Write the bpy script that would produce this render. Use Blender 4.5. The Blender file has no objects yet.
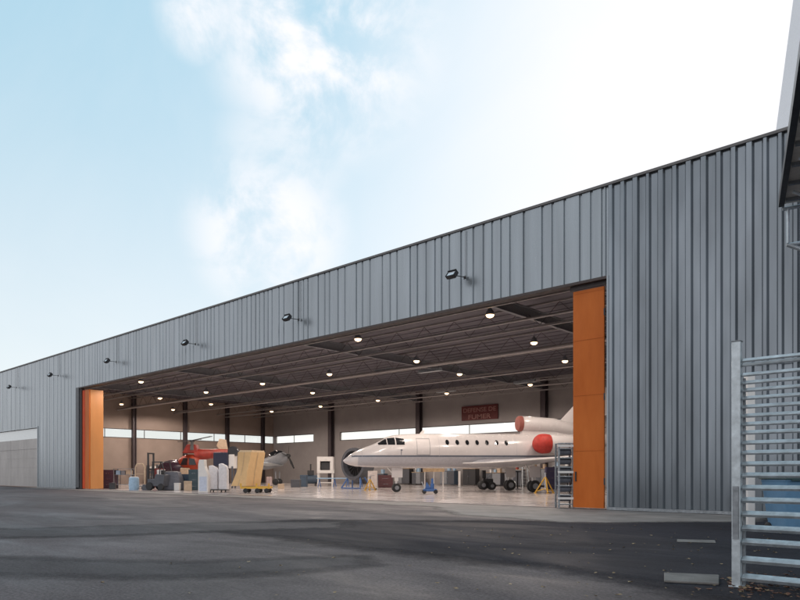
import bpy, bmesh, math, random
from mathutils import Vector, Matrix
random.seed(11)
S = bpy.context.scene
COL = S.collection
R = math.radians
F = 660.0; CX = 400.0; HY = 473.0; EYE = 1.3
YAW = math.atan2(.673, .740)
cy_, sy_ = math.cos(YAW), math.sin(YAW)

# ------------------------------------------------------------ helpers
def cam(xc, d, z=0.0):            # metres right of and ahead of the viewpoint -> hangar axes
    return Vector((cy_*xc - sy_*d, sy_*xc + cy_*d, z))
def gp(px, py, z=0.0):            # point on the ground seen in direction (px,py)
    d = EYE*F/(py-HY); return cam((px-CX)/F*d, d, z)
def at(px, d, py=None):           # point at distance d
    return cam((px-CX)/F*d, d, 0 if py is None else EYE+(HY-py)*d/F)

class MB:
    def __init__(s): s.bm = bmesh.new()
    def box(s, x0, y0, z0, x1, y1, z1, m=None):
        vs = [s.bm.verts.new((x, y, z)) for z in (z0, z1) for y in (y0, y1) for x in (x0, x1)]
        for f in ((0,2,3,1),(4,5,7,6),(0,1,5,4),(2,6,7,3),(0,4,6,2),(1,3,7,5)):
            s.bm.faces.new([vs[i] for i in f])
        if m is not None: bmesh.ops.transform(s.bm, matrix=m, verts=vs)
        return s
    def bar(s, a, b, r, n=8, r2=None):
        a = Vector(a); b = Vector(b); r2 = r if r2 is None else r2
        q = (b-a).to_track_quat('Z', 'Y')
        ra, rb = [], []
        for i in range(n):
            t = 2*math.pi*(i+.5)/n
            v = Vector((math.cos(t), math.sin(t), 0))
            ra.append(s.bm.verts.new(a + q @ (v*r))); rb.append(s.bm.verts.new(b + q @ (v*r2)))
        for i in range(n):
            j = (i+1) % n
            s.bm.faces.new((ra[i], ra[j], rb[j], rb[i]))
        s.bm.faces.new(ra[::-1]); s.bm.faces.new(rb)
        return s
    def path(s, pts, r, n=8):
        for a, b in zip(pts, pts[1:]): s.bar(a, b, r, n)
        return s
    def lathe(s, prof, a, axis=(0,0,1), n=20):    # prof: (distance along axis, radius)
        a = Vector(a); q = Vector(axis).to_track_quat('Z', 'Y'); rings = []
        for (h, r) in prof:
            rings.append([s.bm.verts.new(a + q @ Vector((r*math.cos(2*math.pi*i/n), r*math.sin(2*math.pi*i/n), h))) for i in range(n)])
        for p, w in zip(rings, rings[1:]):
            for i in range(n):
                j = (i+1) % n
                s.bm.faces.new((p[i], p[j], w[j], w[i]))
        s.bm.faces.new(rings[0][::-1]); s.bm.faces.new(rings[-1])
        return s
    def loft(s, rings, cap=True):
        vr = [[s.bm.verts.new(v) for v in r] for r in rings]; n = len(vr[0])
        for p, w in zip(vr, vr[1:]):
            for i in range(n):
                j = (i+1) % n
                s.bm.faces.new((p[i], p[j], w[j], w[i]))
        if cap: s.bm.faces.new(vr[0][::-1]); s.bm.faces.new(vr[-1])
        return s
    def prism(s, pts, off):                       # polygon pushed along off
        off = Vector(off); a = [s.bm.verts.new(p) for p in pts]; b = [s.bm.verts.new(Vector(p)+off) for p in pts]
        n = len(a); s.bm.faces.new(a); s.bm.faces.new(b[::-1])
        for i in range(n):
            j = (i+1) % n; s.bm.faces.new((a[i], b[i], b[j], a[j]))
        return s
    def face(s, pts): s.bm.faces.new([s.bm.verts.new(p) for p in pts]); return s
    def build(s, name, mat, parent=None, smooth=False, bevel=0):
        bmesh.ops.recalc_face_normals(s.bm, faces=s.bm.faces[:])
        me = bpy.data.meshes.new(name); s.bm.to_mesh(me); s.bm.free()
        me.materials.append(mat)
        if smooth:
            for p in me.polygons: p.use_smooth = True
            try: me.set_sharp_from_angle(angle=R(40))
            except Exception: pass
        o = bpy.data.objects.new(name, me); COL.objects.link(o); o.parent = parent
        if bevel:
            b = o.modifiers.new('b', 'BEVEL'); b.width = bevel; b.segments = 2; b.limit_method = 'ANGLE'
        return o

def tag(o, label, cat, group=None):
    o['label'] = label; o['category'] = cat
    if group: o['group'] = group
    return o
def thing(name, label, cat, loc=(0,0,0), rz=0.0, group=None):
    o = bpy.data.objects.new(name, None); COL.objects.link(o); o.location = loc; o.rotation_euler = (0,0,rz)
    o.empty_display_size = .2
    return tag(o, label, cat, group)
def struct(o, kind='structure'): o['kind'] = kind; return o
def copy_tree(o, parent=None):
    c = o.copy(); COL.objects.link(c); c.parent = parent
    for ch in [k for k in bpy.data.objects if k.parent == o]: copy_tree(ch, c)
    return c

# ------------------------------------------------------------ materials
def mat(name, col, rough=.6, metal=0.0, var=.12, scale=6.0, bump=0.0, bscale=40.0, stretch=(1,1,1), rvar=.12, coat=0.0, emit=None, es=0.0, col2=None, detail=6, spec=.5):
    m = bpy.data.materials.new(name); m.use_nodes = True; nt = m.node_tree; N = nt.nodes; L = nt.links
    b = N['Principled BSDF']
    tc = N.new('ShaderNodeTexCoord'); mp = N.new('ShaderNodeMapping'); mp.inputs['Scale'].default_value = stretch
    L.new(tc.outputs['Object'], mp.inputs['Vector'])
    n = N.new('ShaderNodeTexNoise'); n.inputs['Scale'].default_value = scale; n.inputs['Detail'].default_value = detail; n.inputs['Roughness'].default_value = .6
    L.new(mp.outputs[0], n.inputs['Vector'])
    cr = N.new('ShaderNodeMapRange'); cr.inputs['From Min'].default_value = .3; cr.inputs['From Max'].default_value = .7
    L.new(n.outputs['Fac'], cr.inputs['Value'])
    mx = N.new('ShaderNodeMix'); mx.data_type = 'RGBA'
    a = tuple(max(0, c*(1-var)) for c in col); c2 = col2 if col2 else tuple(min(1, c*(1+var)) for c in col)
    mx.inputs['A'].default_value = (*a, 1); mx.inputs['B'].default_value = (*c2, 1)
    L.new(cr.outputs[0], mx.inputs['Factor']); L.new(mx.outputs['Result'], b.inputs['Base Color'])
    rr = N.new('ShaderNodeMapRange'); rr.inputs['To Min'].default_value = max(.02, rough-rvar); rr.inputs['To Max'].default_value = min(1, rough+rvar)
    n2 = N.new('ShaderNodeTexNoise'); n2.inputs['Scale'].default_value = scale*2.3; L.new(mp.outputs[0], n2.inputs['Vector'])
    L.new(n2.outputs['Fac'], rr.inputs['Value']); L.new(rr.outputs[0], b.inputs['Roughness'])
    b.inputs['Metallic'].default_value = metal; b.inputs['Coat Weight'].default_value = coat
    b.inputs['Specular IOR Level'].default_value = spec
    if emit: b.inputs['Emission Color'].default_value = (*emit, 1); b.inputs['Emission Strength'].default_value = es
    if bump:
        n3 = N.new('ShaderNodeTexNoise'); n3.inputs['Scale'].default_value = bscale; n3.inputs['Detail'].default_value = 4
        L.new(mp.outputs[0], n3.inputs['Vector'])
        bp = N.new('ShaderNodeBump'); bp.inputs['Strength'].default_value = bump; bp.inputs['Distance'].default_value = .02
        L.new(n3.outputs['Fac'], bp.inputs['Height']); L.new(bp.outputs[0], b.inputs['Normal'])
    return m

def asphalt_mat(name, base, lift, rough, streak=.5):
    m = bpy.data.materials.new(name); m.use_nodes = True; nt = m.node_tree; N = nt.nodes; L = nt.links
    b = N['Principled BSDF']; tc = N.new('ShaderNodeTexCoord')
    def noise(sc, det, stretch=(1,1,1), rot=0, dist=0.0):
        mp = N.new('ShaderNodeMapping'); mp.inputs['Scale'].default_value = stretch; mp.inputs['Rotation'].default_value = (0,0,rot)
        L.new(tc.outputs['Object'], mp.inputs['Vector'])
        n = N.new('ShaderNodeTexNoise'); n.inputs['Scale'].default_value = sc; n.inputs['Detail'].default_value = det
        n.inputs['Roughness'].default_value = .65; n.inputs['Distortion'].default_value = dist
        L.new(mp.outputs[0], n.inputs['Vector']); return n.outputs['Fac']
    def rng(v, a, c, d, e):
        r = N.new('ShaderNodeMapRange'); r.inputs['From Min'].default_value = a; r.inputs['From Max'].default_value = c
        r.inputs['To Min'].default_value = d; r.inputs['To Max'].default_value = e; L.new(v, r.inputs['Value']); return r.outputs[0]
    def mul(u, v):
        r = N.new('ShaderNodeMath'); r.operation = 'MULTIPLY'; L.new(u, r.inputs[0]); L.new(v, r.inputs[1]); return r.outputs[0]
    big = rng(noise(.16, 7, (.7,1.3,1), 0, 1.4), .35, .65, 1-streak*.45, 1+streak*.7)
    mid = rng(noise(1.3, 8, (.6,1.2,1), .1, 1.2), .3, .7, 1-streak*.3, 1+streak*.35)
    grit = rng(noise(26, 7), .3, .72, .42, 1.75)
    pat = rng(noise(.5, 7, (1,1,1), .4, 2.2), .56, .61, 1.0, 1-streak*.28)
    spk = rng(noise(14, 3), .66, .74, 1.0, 2.1)
    v = mul(mul(mul(big, mid), mul(grit, pat)), spk)
    mx = N.new('ShaderNodeMix'); mx.data_type = 'RGBA'; mx.blend_type = 'MULTIPLY'; mx.inputs['Factor'].default_value = 1
    mx.inputs['A'].default_value = (*base, 1); L.new(v, mx.inputs['B'])
    L.new(mx.outputs['Result'], b.inputs['Base Color'])
    L.new(rng(noise(.3, 5, (.5,1.5,1), .2, 1.0), .35, .65, rough-.16, rough+.2), b.inputs['Roughness'])
    b.inputs['Specular IOR Level'].default_value = lift
    bp = N.new('ShaderNodeBump'); bp.inputs['Strength'].default_value = .55; bp.inputs['Distance'].default_value = .012
    L.new(noise(60, 4), bp.inputs['Height']); L.new(bp.outputs[0], b.inputs['Normal'])
    return m

M = {}
M['asphalt'] = asphalt_mat('asphalt', (.080,.068,.070), .36, .72, .5)
M['fresh'] = asphalt_mat('fresh_asphalt', (.017,.017,.023), .2, .80, .4)
M['fresh_worn'] = asphalt_mat('old_repair_asphalt', (.050,.045,.048), .35, .78, .4)
M['concrete'] = mat('concrete', (.30,.285,.265), .75, var=.25, scale=.9, bump=.3, bscale=30)
M['concrete_soft'] = mat('worn_concrete', (.20,.187,.178), .75, var=.25, scale=.9, bump=.3, bscale=30)
M['concrete_old'] = mat('weathered_concrete', (.15,.142,.135), .85, var=.3, scale=3, bump=.4, bscale=30)
M['floor'] = mat('floor_coating', (.60,.55,.53), .15, var=.16, scale=.35, rvar=.1)
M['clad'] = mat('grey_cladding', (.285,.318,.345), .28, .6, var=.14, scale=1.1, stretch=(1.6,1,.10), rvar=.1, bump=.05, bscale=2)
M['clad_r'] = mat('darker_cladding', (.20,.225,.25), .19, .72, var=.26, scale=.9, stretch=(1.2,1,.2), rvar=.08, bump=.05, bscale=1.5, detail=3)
M['door_grey'] = mat('door_panel_grey', (.36,.34,.33), .42, .35, var=.14, scale=.7, stretch=(1,1,.4))
M['flash'] = mat('dark_flashing', (.07,.075,.085), .45, .4)
M['orange'] = mat('orange_paint', (.53,.125,.018), .5, var=.10, scale=1.6, stretch=(1,1,.25), col2=(.60,.16,.03), spec=.2)
M['ochre'] = mat('ochre_paint', (.56,.235,.07), .5, var=.08, scale=1.2, stretch=(1,1,.25))
M['orange_red'] = mat('orange_red_paint', (.62,.07,.015), .5, spec=.2, var=.08, scale=1.2)
M['dark_frame'] = mat('dark_brown_frame', (.06,.045,.042), .6)
M['wall_in'] = mat('interior_beige_wall', (.31,.245,.21), .7, var=.1, scale=.5)
M['wall_back'] = mat('interior_grey_wall', (.33,.305,.30), .7, var=.1, scale=.5)
M['deck'] = mat('roof_deck', (.13,.122,.145), .6, .2, var=.2, scale=1.0, stretch=(.2,3,1))
M['steel_dark'] = mat('dark_steel', (.075,.06,.066), .55, .2)
M['steel_purlin'] = mat('galvanised_purlin', (.36,.335,.33), .45, .3)
M['galv'] = mat('galvanised_metal', (.52,.57,.60), .42, .6, var=.22, scale=9, bump=.08)
M['galv_s'] = mat('slat_galvanised', (.46,.51,.54), .42, .6, var=.28, scale=7, bump=.08)
M['galv_d'] = mat('weathered_galvanised', (.27,.29,.31), .5, .5, var=.3, scale=12)
M['white'] = mat('white_paint', (.70,.68,.66), .35, var=.05, scale=3, coat=.2)
M['cream'] = mat('cream_aircraft_paint', (.64,.61,.605), .24, var=.04, scale=1.5, coat=.4)
M['belly'] = mat('grey_belly_paint', (.42,.42,.45), .35, var=.08, coat=.2)
M['navy'] = mat('dark_blue_stripe', (.11,.13,.17), .35)
M['glass_dark'] = mat('dark_glass', (.015,.017,.02), .08, var=.1)
M['metal'] = mat('bare_metal', (.5,.5,.52), .25, .9)
M['black'] = mat('black_rubber', (.018,.018,.02), .6)
M['blackp'] = mat('black_paint', (.03,.03,.033), .4)
M['red'] = mat('red_fabric', (.40,.03,.02), .65, var=.2, scale=5, bump=.2, bscale=9)
M['redp'] = mat('red_paint', (.27,.028,.018), .45, var=.3, scale=2)
M['redorange'] = mat('orange_red_body', (.30,.035,.012), .45, var=.35, scale=2.2)
M['yellow'] = mat('yellow_paint', (.62,.36,.05), .45, var=.12)
M['blue'] = mat('blue_paint', (.05,.13,.34), .4, var=.15)
M['bluegrey'] = mat('blue_grey_plastic', (.055,.085,.125), .55, var=.15)
M['ltblue'] = mat('light_blue_plastic', (.32,.47,.62), .5, var=.15)
M['card'] = mat('cardboard', (.66,.44,.22), .8, var=.06, scale=3, stretch=(1,1,1))
M['tan'] = mat('tan_paint', (.50,.38,.27), .6, var=.12)
M['wood'] = mat('plywood', (.50,.36,.22), .7, var=.2, stretch=(1,8,1))
M['greyp'] = mat('grey_paint', (.22,.23,.25), .5, var=.12)
M['dkgrey'] = mat('dark_grey_paint', (.075,.08,.095), .5, var=.15)
M['slate'] = mat('slate_tarpaulin', (.12,.125,.15), .6, var=.2, bump=.3, bscale=6)
M['binblue'] = mat('blue_bin_plastic', (.12,.25,.40), .45, var=.08)
M['bindark'] = mat('dark_green_lid', (.02,.05,.055), .45)
M['sign'] = mat('dark_red_sign', (.12,.022,.02), .5, var=.1)
M['signtext'] = mat('pale_sign_lettering', (.34,.17,.15), .6)
M['leaf'] = mat('dry_leaf', (.20,.12,.06), .8, var=.5, scale=3, col2=(.42,.33,.2))
M['leafr'] = mat('reddish_leaf', (.12,.05,.035), .8, var=.5, scale=3, col2=(.3,.16,.1))
M['render'] = mat('pale_grey_render', (.86,.87,.90), .8, var=.05)
M['lavender'] = mat('lavender_grey_cladding', (.36,.37,.50), .5, var=.08)
M['soffit'] = mat('beige_soffit', (.72,.66,.58), .6, var=.2, scale=4)
M['lampglow'] = mat('lit_lamp', (.9,.8,.65), .5, emit=(1,.66,.36), es=3.6)
M['lens'] = mat('floodlight_glass', (.65,.67,.70), .12, .3)
def pane_mat():
    m = bpy.data.materials.new('window_pane'); m.use_nodes = True; nt = m.node_tree; N = nt.nodes; L = nt.links
    N.remove(N['Principled BSDF']); o = N['Material Output']
    t = N.new('ShaderNodeBsdfTransparent'); t.inputs[0].default_value = (.98,.98,.98,1)
    d = N.new('ShaderNodeBsdfTranslucent'); d.inputs[0].default_value = (.9,.9,.88,1)
    g = N.new('ShaderNodeBsdfGlossy'); g.inputs['Roughness'].default_value = .1
    n = N.new('ShaderNodeTexNoise'); n.inputs['Scale'].default_value = 1.5
    r = N.new('ShaderNodeMapRange'); r.inputs['To Min'].default_value = .08; r.inputs['To Max'].default_value = .2; L.new(n.outputs['Fac'], r.inputs['Value'])
    a = N.new('ShaderNodeMixShader'); L.new(r.outputs[0], a.inputs[0]); L.new(t.outputs[0], a.inputs[1]); L.new(d.outputs[0], a.inputs[2])
    c = N.new('ShaderNodeMixShader'); c.inputs[0].default_value = .06; L.new(a.outputs[0], c.inputs[1]); L.new(g.outputs[0], c.inputs[2])
    L.new(c.outputs[0], o.inputs['Surface']); return m
M['pane'] = pane_mat()
M['pane_out'] = mat('frosted_pale_glazing', (.72,.76,.76), .16, var=.04)

# ------------------------------------------------------------ ground
g = MB(); g.face([(-2500,-2500,0),(2500,-2500,0),(2500,2500,0),(-2500,2500,0)])
struct(g.build('asphalt_ground', M['asphalt']))
def ragged(pts, z, amp=.10, step=.35):
    out = []
    for a, b in zip(pts, pts[1:]+pts[:1]):
        a = Vector(a); b = Vector(b); n = max(1, int((b-a).length/step)); t = (b-a).normalized(); p = Vector((-t.y, t.x, 0))
        w = random.uniform(0, 6)
        for i in range(n):
            q = a + (b-a)*i/n
            if i: q = q + p*(amp*(random.uniform(-.5,.5) + math.sin(i*.7+w)*.5))
            out.append((q.x, q.y, z))
    return out
def soft(m):
    nt = m.node_tree; N = nt.nodes; L = nt.links; o = N['Material Output']; src = N['Principled BSDF']
    at_ = N.new('ShaderNodeAttribute'); at_.attribute_name = 'cover'
    tc = N.new('ShaderNodeTexCoord'); n = N.new('ShaderNodeTexNoise'); n.inputs['Scale'].default_value = 3.0; n.inputs['Detail'].default_value = 10; n.inputs['Roughness'].default_value = .75; L.new(tc.outputs['Object'], n.inputs['Vector'])
    a = N.new('ShaderNodeMath'); a.operation = 'ADD'; L.new(at_.outputs['Fac'], a.inputs[0]); L.new(n.outputs['Fac'], a.inputs[1])
    r = N.new('ShaderNodeMapRange'); r.inputs['From Min'].default_value = .62; r.inputs['From Max'].default_value = 1.42; L.new(a.outputs[0], r.inputs['Value'])
    t = N.new('ShaderNodeBsdfTransparent'); mx = N.new('ShaderNodeMixShader'); L.new(r.outputs[0], mx.inputs[0]); L.new(t.outputs[0], mx.inputs[1]); L.new(src.outputs[0], mx.inputs[2]); L.new(mx.outputs[0], o.inputs['Surface'])
def softsheet(name, pts, z, m, amp, edge):
    ring = [Vector(p) for p in ragged(pts, z, amp)]; n = len(ring)
    area = sum(ring[i].x*ring[(i+1)%n].y-ring[(i+1)%n].x*ring[i].y for i in range(n)); sg = 1 if area > 0 else -1
    out = []
    for i in range(n):
        t = (ring[(i+2)%n]-ring[i-2]).normalized(); out.append(ring[i]+Vector((t.y, -t.x, 0))*sg*edge)
    bm = bmesh.new(); la = bm.verts.layers.float.new('cover')
    vi = [bm.verts.new(v) for v in ring]; vo = [bm.verts.new(v) for v in out]
    for v in vi: v[la] = 1.0
    bm.faces.new(vi)
    for i in range(n):
        j = (i+1) % n; bm.faces.new((vi[i], vi[j], vo[j], vo[i]))
    bmesh.ops.recalc_face_normals(bm, faces=bm.faces[:])
    me = bpy.data.meshes.new(name); bm.to_mesh(me); bm.free(); me.materials.append(m)
    if me.polygons[0].normal.z < 0: me.flip_normals()
    o = bpy.data.objects.new(name, me); COL.objects.link(o); return struct(o)
soft(M['fresh']); soft(M['fresh_worn']); soft(M['concrete_soft'])
def sheet(name, px, z, m, amp=.1, edge=.35): return softsheet(name, [gp(*p) for p in px], z, m, amp, edge)
sheet('fresh_asphalt_patch', [(300,521.5),(400,522),(520,522.5),(620,522.5),(735,519),(900,519),(1000,640),(760,599),(720,590),(660,578),(590,566),(480,556),(380,546),(300,536),(230,530)], .004, M['fresh'], .10, 1.1)
sheet('asphalt_repair_strip', [(-60,560),(0,561),(180,566),(280,562),(345,558),(345,564),(280,569),(180,573),(0,571),(-60,570)], .004, M['fresh_worn'], .08, .8)
sheet('asphalt_repair_strip', [(-60,530),(0,531),(120,527),(210,524),(330,523),(330,527),(210,530),(120,534),(0,536),(-60,535)], .008, M['fresh_worn'], .12, .9)
softsheet('concrete_apron', [(-64,21.9,0),(-5.5,21.9,0),(-5.2,19.5,0),(-8.5,16.2,0),(-12.5,16.8,0),(-16,20.0,0),(-30,20.6,0),(-64,20.8,0)], .006, M['concrete_soft'], .14, .7)
b = MB(); b.face(ragged([(-5.1,21.97,0),(9,21.97,0),(9,20.9,0),(-4.8,20.9,0)], .008, .06)); struct(b.build('wall_foot_path', M['concrete_old']))
b = MB(); b.face([(-74.4,22.0,.012),(5.9,22.0,.012),(5.9,55.9,.012),(-74.4,55.9,.012)]); struct(b.build('hangar_floor', M['floor']))

# ------------------------------------------------------------ hangar
YF = 22.0; X0 = -75.0; X1 = 9.0; YB = 56.0; HR = 11.38; OZ = 8.19
OL = -54.8; OR = -10.15; DL, DR = X0+.3, -63.9
H = thing('hangar', 'long grey metal aircraft hangar with a wide open front door', 'hangar', (0,0,0))
def cladding(name, x0, x1, z0, z1, widths, rec, depth, m, slope=.04, seed=1):
    rnd = random.Random(seed); b = MB(); pts = []; x = x0; off = .0
    while x < x1-.05:
        w = rnd.choice(widths); e = min(x+w, x1); k = depth*rnd.uniform(.85,1.1)
        if e-x < rec+2*slope+.03: e = x1
        pts += [(x, 0), (x+slope, k), (e-rec-slope, k), (e-rec, 0)]; x = e
    pts.append((x1, 0))
    clean = [pts[0]]
    for p in pts[1:]:
        if p[0] > clean[-1][0]+1e-4: clean.append(p)
    for a, c in zip(clean, clean[1:]):
        b.face([(a[0], YF-.02-a[1], z0), (c[0], YF-.02-c[1], z0), (c[0], YF-.02-c[1], z1), (a[0], YF-.02-a[1], z1)])
    return b.build(name, m, H)
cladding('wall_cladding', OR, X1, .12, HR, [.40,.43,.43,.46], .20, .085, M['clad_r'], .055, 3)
cladding('lintel_cladding', OL, OR, OZ, HR, [.36,.42,.42,.50,.62,.80], .055, .055, M['clad'], .03, 5)
cladding('wall_cladding', DR, OL, .12, HR, [.6,.75,.9], .07, .055, M['clad'], .03, 8)
cladding('upper_cladding', X0, DR, 5.4, HR, [.6,.9,1.2], .05, .04, M['clad'], .03, 9)
b = MB()     # wall core behind the cladding
b.box(OR, YF, 0, X1, YF+.22, HR-.02); b.box(OL, YF, OZ, OR, YF+.22, HR-.02); b.box(DR, YF, 0, OL, YF+.22, HR-.02); b.box(X0, YF, 5.35, DR, YF+.22, HR-.02)
b.build('front_wall', M['wall_back'], H)
b = MB(); b.box(X0-.06, YF-.13, HR-.05, X1, YF+.26, HR+.04); b.build('roof_flashing', mat('taupe_flashing', (.13,.125,.125), .5), H)
b = MB(); b.box(OL-.0, YF-.13, OZ-.10, OR, YF+.24, OZ-.004); b.build('lintel_trim', M['dark_frame'], H)
for (xa_, xb_) in ((OR+.003, X1), (DR, OL-.003)): b = MB(); b.box(xa_, YF-.14, .02, xb_, YF-.004, .115); b.build('base_trim', M['galv_d'], H)
b = MB(); b.box(OR-.0, YF-.135, .02, OR+.06, YF+.2, OZ); b.build('corner_trim', M['clad'], H)
b = MB(); b.box(OL-.55, YF-.14, .02, OL+.02, YF-.09, OZ); b.build('corner_trim', M['flash'], H)
# perimeter walls with real window slots
WZ0, WZ1 = 5.38, 6.36
b = MB()
b.box(X0, YF+.22, 0, X0+.3, YB, WZ0); b.box(X0, YF+.22, WZ1, X0+.3, YB, HR-.3)
left_solid = [(YF+.22, YF+6)]
b.box(X0, YF+.22, WZ0, X0+.3, YF+6, WZ1)
b.build('side_wall', M['wall_in'], H)
b = MB(); b.box(X0+.3, YB, 0, X1, YB+.3, WZ0); b.box(X0+.3, YB, WZ1, X1, YB+.3, HR-.3)
def xback(px): 
    u = (px-CX)/F; return YB*(cy_*u - sy_)/(sy_*u + cy_)
gap0, gap1 = xback(313.5), xback(340)
b.box(gap0, YB, WZ0, gap1, YB+.3, WZ1); b.box(X0+.3, YB, WZ0, X0+.8, YB+.3, WZ1)
b.build('back_wall', M['wall_back'], H)
b = MB(); b.box(X1-.3, YF+.22, 0, X1, YB, HR-.3); b.build('side_wall', M['wall_back'], H)
def strip(x0, x1):
    f = MB(); n = max(2, int((x1-x0)/9)); 
    f.box(x0, YB-.03, WZ0-.04, x1, YB+.08, WZ0+.03); f.box(x0, YB-.03, WZ1-.03, x1, YB+.08, WZ1+.04)
    for i in range(n+1):
        x = x0+(x1-x0)*i/n; f.box(x-.015, YB+.0, WZ0+.03, x+.03, YB+.08, WZ1-.03)
    w = f.build('strip_window', M['dark_frame'], H)
    p = MB(); p.face([(x0, YB+.12, WZ0), (x1, YB+.12, WZ0), (x1, YB+.12, WZ1), (x0, YB+.12, WZ1)]); p.build('pane', M['pane'], w)
strip(X0+.8, gap0); strip(gap1, X1-.3)
f = MB(); ya, yb = YF+6, YB; xw = X0+.3
f.box(xw-.08, ya, WZ0-.04, xw+.03, yb, WZ0+.03); f.box(xw-.08, ya, WZ1-.03, xw+.03, yb, WZ1+.04)
for i in range(7):
    y = ya+(yb-ya)*i/6; f.box(xw-.08, y-.03, WZ0+.03, xw, y+.03, WZ1-.03)
w = f.build('strip_window', M['dark_frame'], H)
p = MB(); p.face([(xw-.14, ya, WZ0), (xw-.14, yb, WZ0), (xw-.14, yb, WZ1), (xw-.14, ya, WZ1)]); p.build('pane', M['pane'], w)
# roof deck with trapezoid ribs
b = MB(); y = YF+.24
while y < YB:
    b.box(X0, y, 10.385, X1, y+.62, 10.5); b.box(X0, y+.62, 10.42, X1, y+1.0, 10.5); y += 1.0
b.box(X0, YF+.24, 10.5, X1, YB+.3, 10.7)
b.build('roof', M['deck'], H)
# steel frame
cols = [(X0+.62, 30.0), (X0+.62, 35.9), (X0+.62, 42.4), (X0+.62, 48.4), (X0+.62, 54.0)]
def hsec(b, x, y, z0, z1, w=.32):
    b.box(x-w/2, y-w/2, z0, x+w/2, y-w/2+.05, z1); b.box(x-w/2, y+w/2-.05, z0, x+w/2, y+w/2, z1); b.box(x-.03, y-w/2+.05, z0, x+.03, y+w/2-.05, z1)
for (x, y) in cols:
    b = MB(); hsec(b, x, y, .01, 10.3, .42); b.build('steel_column', M['steel_dark'], H)
bx = [xback(333), xback(421), xback(546), -18.0, -3.0]
for x in bx:
    b = MB(); hsec(b, x, YB-.35, .01, 10.3, .55); b.build('steel_column', M['steel_dark'], H)
for x in bx:                                     # main rafters running in depth
    b = MB(); b.box(x-.1, YF+.3, 9.25, x+.1, YB-.7, 9.29); b.box(x-.015, YF+.3, 9.29, x+.015, YB-.7, 9.75); b.box(x-.14, YF+.3, 9.75, x+.14, YB-.7, 9.8)
    b.build('roof_rafter', M['greyp'], H)
for y in (24.6, 29.6, 35.4, 41.2, 47.0, 52.6):      # trusses parallel to the front
    b = MB(); b.box(X0+.3, y-.05, 8.72, X1-.3, y+.05, 8.83); b.box(X0+.3, y-.04, 9.84, X1-.3, y+.04, 9.93)
    tr = b.build('roof_truss', M['steel_purlin'], H); b = MB(); x = X0+.5
    while x < X1-2:
        b.bar((x, y, 8.83), (x+1.1, y, 9.84), .016, 4); b.bar((x+1.1, y, 9.84), (x+2.2, y, 8.83), .016, 4); x += 2.2
    b.build('truss_web', M['steel_dark'], tr)
for y in (26.2, 33.3, 40.2, 47.4):     # round cable conduits / ducts under the trusses
    b = MB(); b.bar((X0+.4, y+.8, 8.55), (X1-.4, y+.8, 8.55), .07 if y != 33.3 else .13, 10)
    b.build('ceiling_duct', M['steel_purlin'], H, True)
# closed door at the far left
cd = bpy.data.objects.new('closed_door', None); COL.objects.link(cd); cd.parent = H; cd['label'] = 'closed grey sectional door with a pale window strip'
n = 3; wd = (DR-X0-.3)/n
for i in range(n):
    a = X0+.3+wd*i
    b = MB(); b.box(a+.012, YF+.0, .05, a+wd-.012, YF+.10, 3.5); b.box(a+.012, YF-.01, 3.55, a+wd-.012, YF+.09, 4.42); b.box(a+.012, YF+.0, 5.33, a+wd-.012, YF+.10, 5.38)
    b.box(a+.012, YF-.035, 3.5, a+wd-.012, YF+.10, 3.55)
    for z in (.9, 1.8, 2.65): b.box(a+.012, YF-.012, z, a+wd-.012, YF, z+.02)
    lf = b.build('door_panel', M['door_grey'], cd, bevel=.004)
b = MB(); b.box(X0+.3, YF+.02, 4.42, DR, YF+.06, 5.33); b.build('door_window', M['pane_out'], cd)
b = MB(); b.box(DR-.0, YF-.11, .05, DR+.14, YF+.12, 5.5); b.box(X0, YF-.11, 5.38, DR, YF+.12, 5.46); b.build('door_frame', M['clad'], cd)
# right orange folding door stack
fd = bpy.data.objects.new('folding_door', None); COL.objects.link(fd); fd.parent = H; fd['label'] = 'tall orange folding door leaves stacked at the right side of the opening'
xr = OR-.20; xl = -11.55
for zz_ in (.06, 2.1, 4.1, 6.1, 7.8): b = MB(); b.box(xl+.02, YF+.088, zz_, xr-.02, YF+.097, zz_+.035); b.build('cross_seam', M['orange'], fd)
b = MB(); b.box(xl+.10, YF+.05, 1.0, xl+.14, YF+.098, 1.35); b.build('pull_handle', M['blackp'], fd)
b = MB(); b.box(xl+.01, YF+.085, .052, xr-.01, YF+.096, .30); b.build('kick_plate', M['orange'], fd)
b = MB(); b.box(xl, YF+.10, .05, xr, YF+.17, OZ-.28); b.build('door_leaf', M['orange'], fd, bevel=.01)
for k in range(3):
    b = MB(); a0 = Vector((xr-.08-.0*k, YF+.2+.17*k, 0)); 
    m = Matrix.Translation((xr-.10-.09*k, YF+.20+.17*k, 0)) @ Matrix.Rotation(R(176+2*k), 4, 'Z')
    b.box(0, -.06, .05, 1.12, 0, OZ-.32, m); b.build('door_leaf', M['orange'], fd, bevel=.008)
b = MB(); b.box(xl-.1, YF+.06, OZ-.25, OR-.0, YF+.12, OZ-.10); b.build('door_track', M['dark_frame'], fd)
for z in (1.0, 4.0, 7.0): b = MB(); b.bar((xr+.01, YF+.09, z-.12), (xr+.01, YF+.09, z+.12), .025); b.build('hinge', M['flash'], fd)
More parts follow.
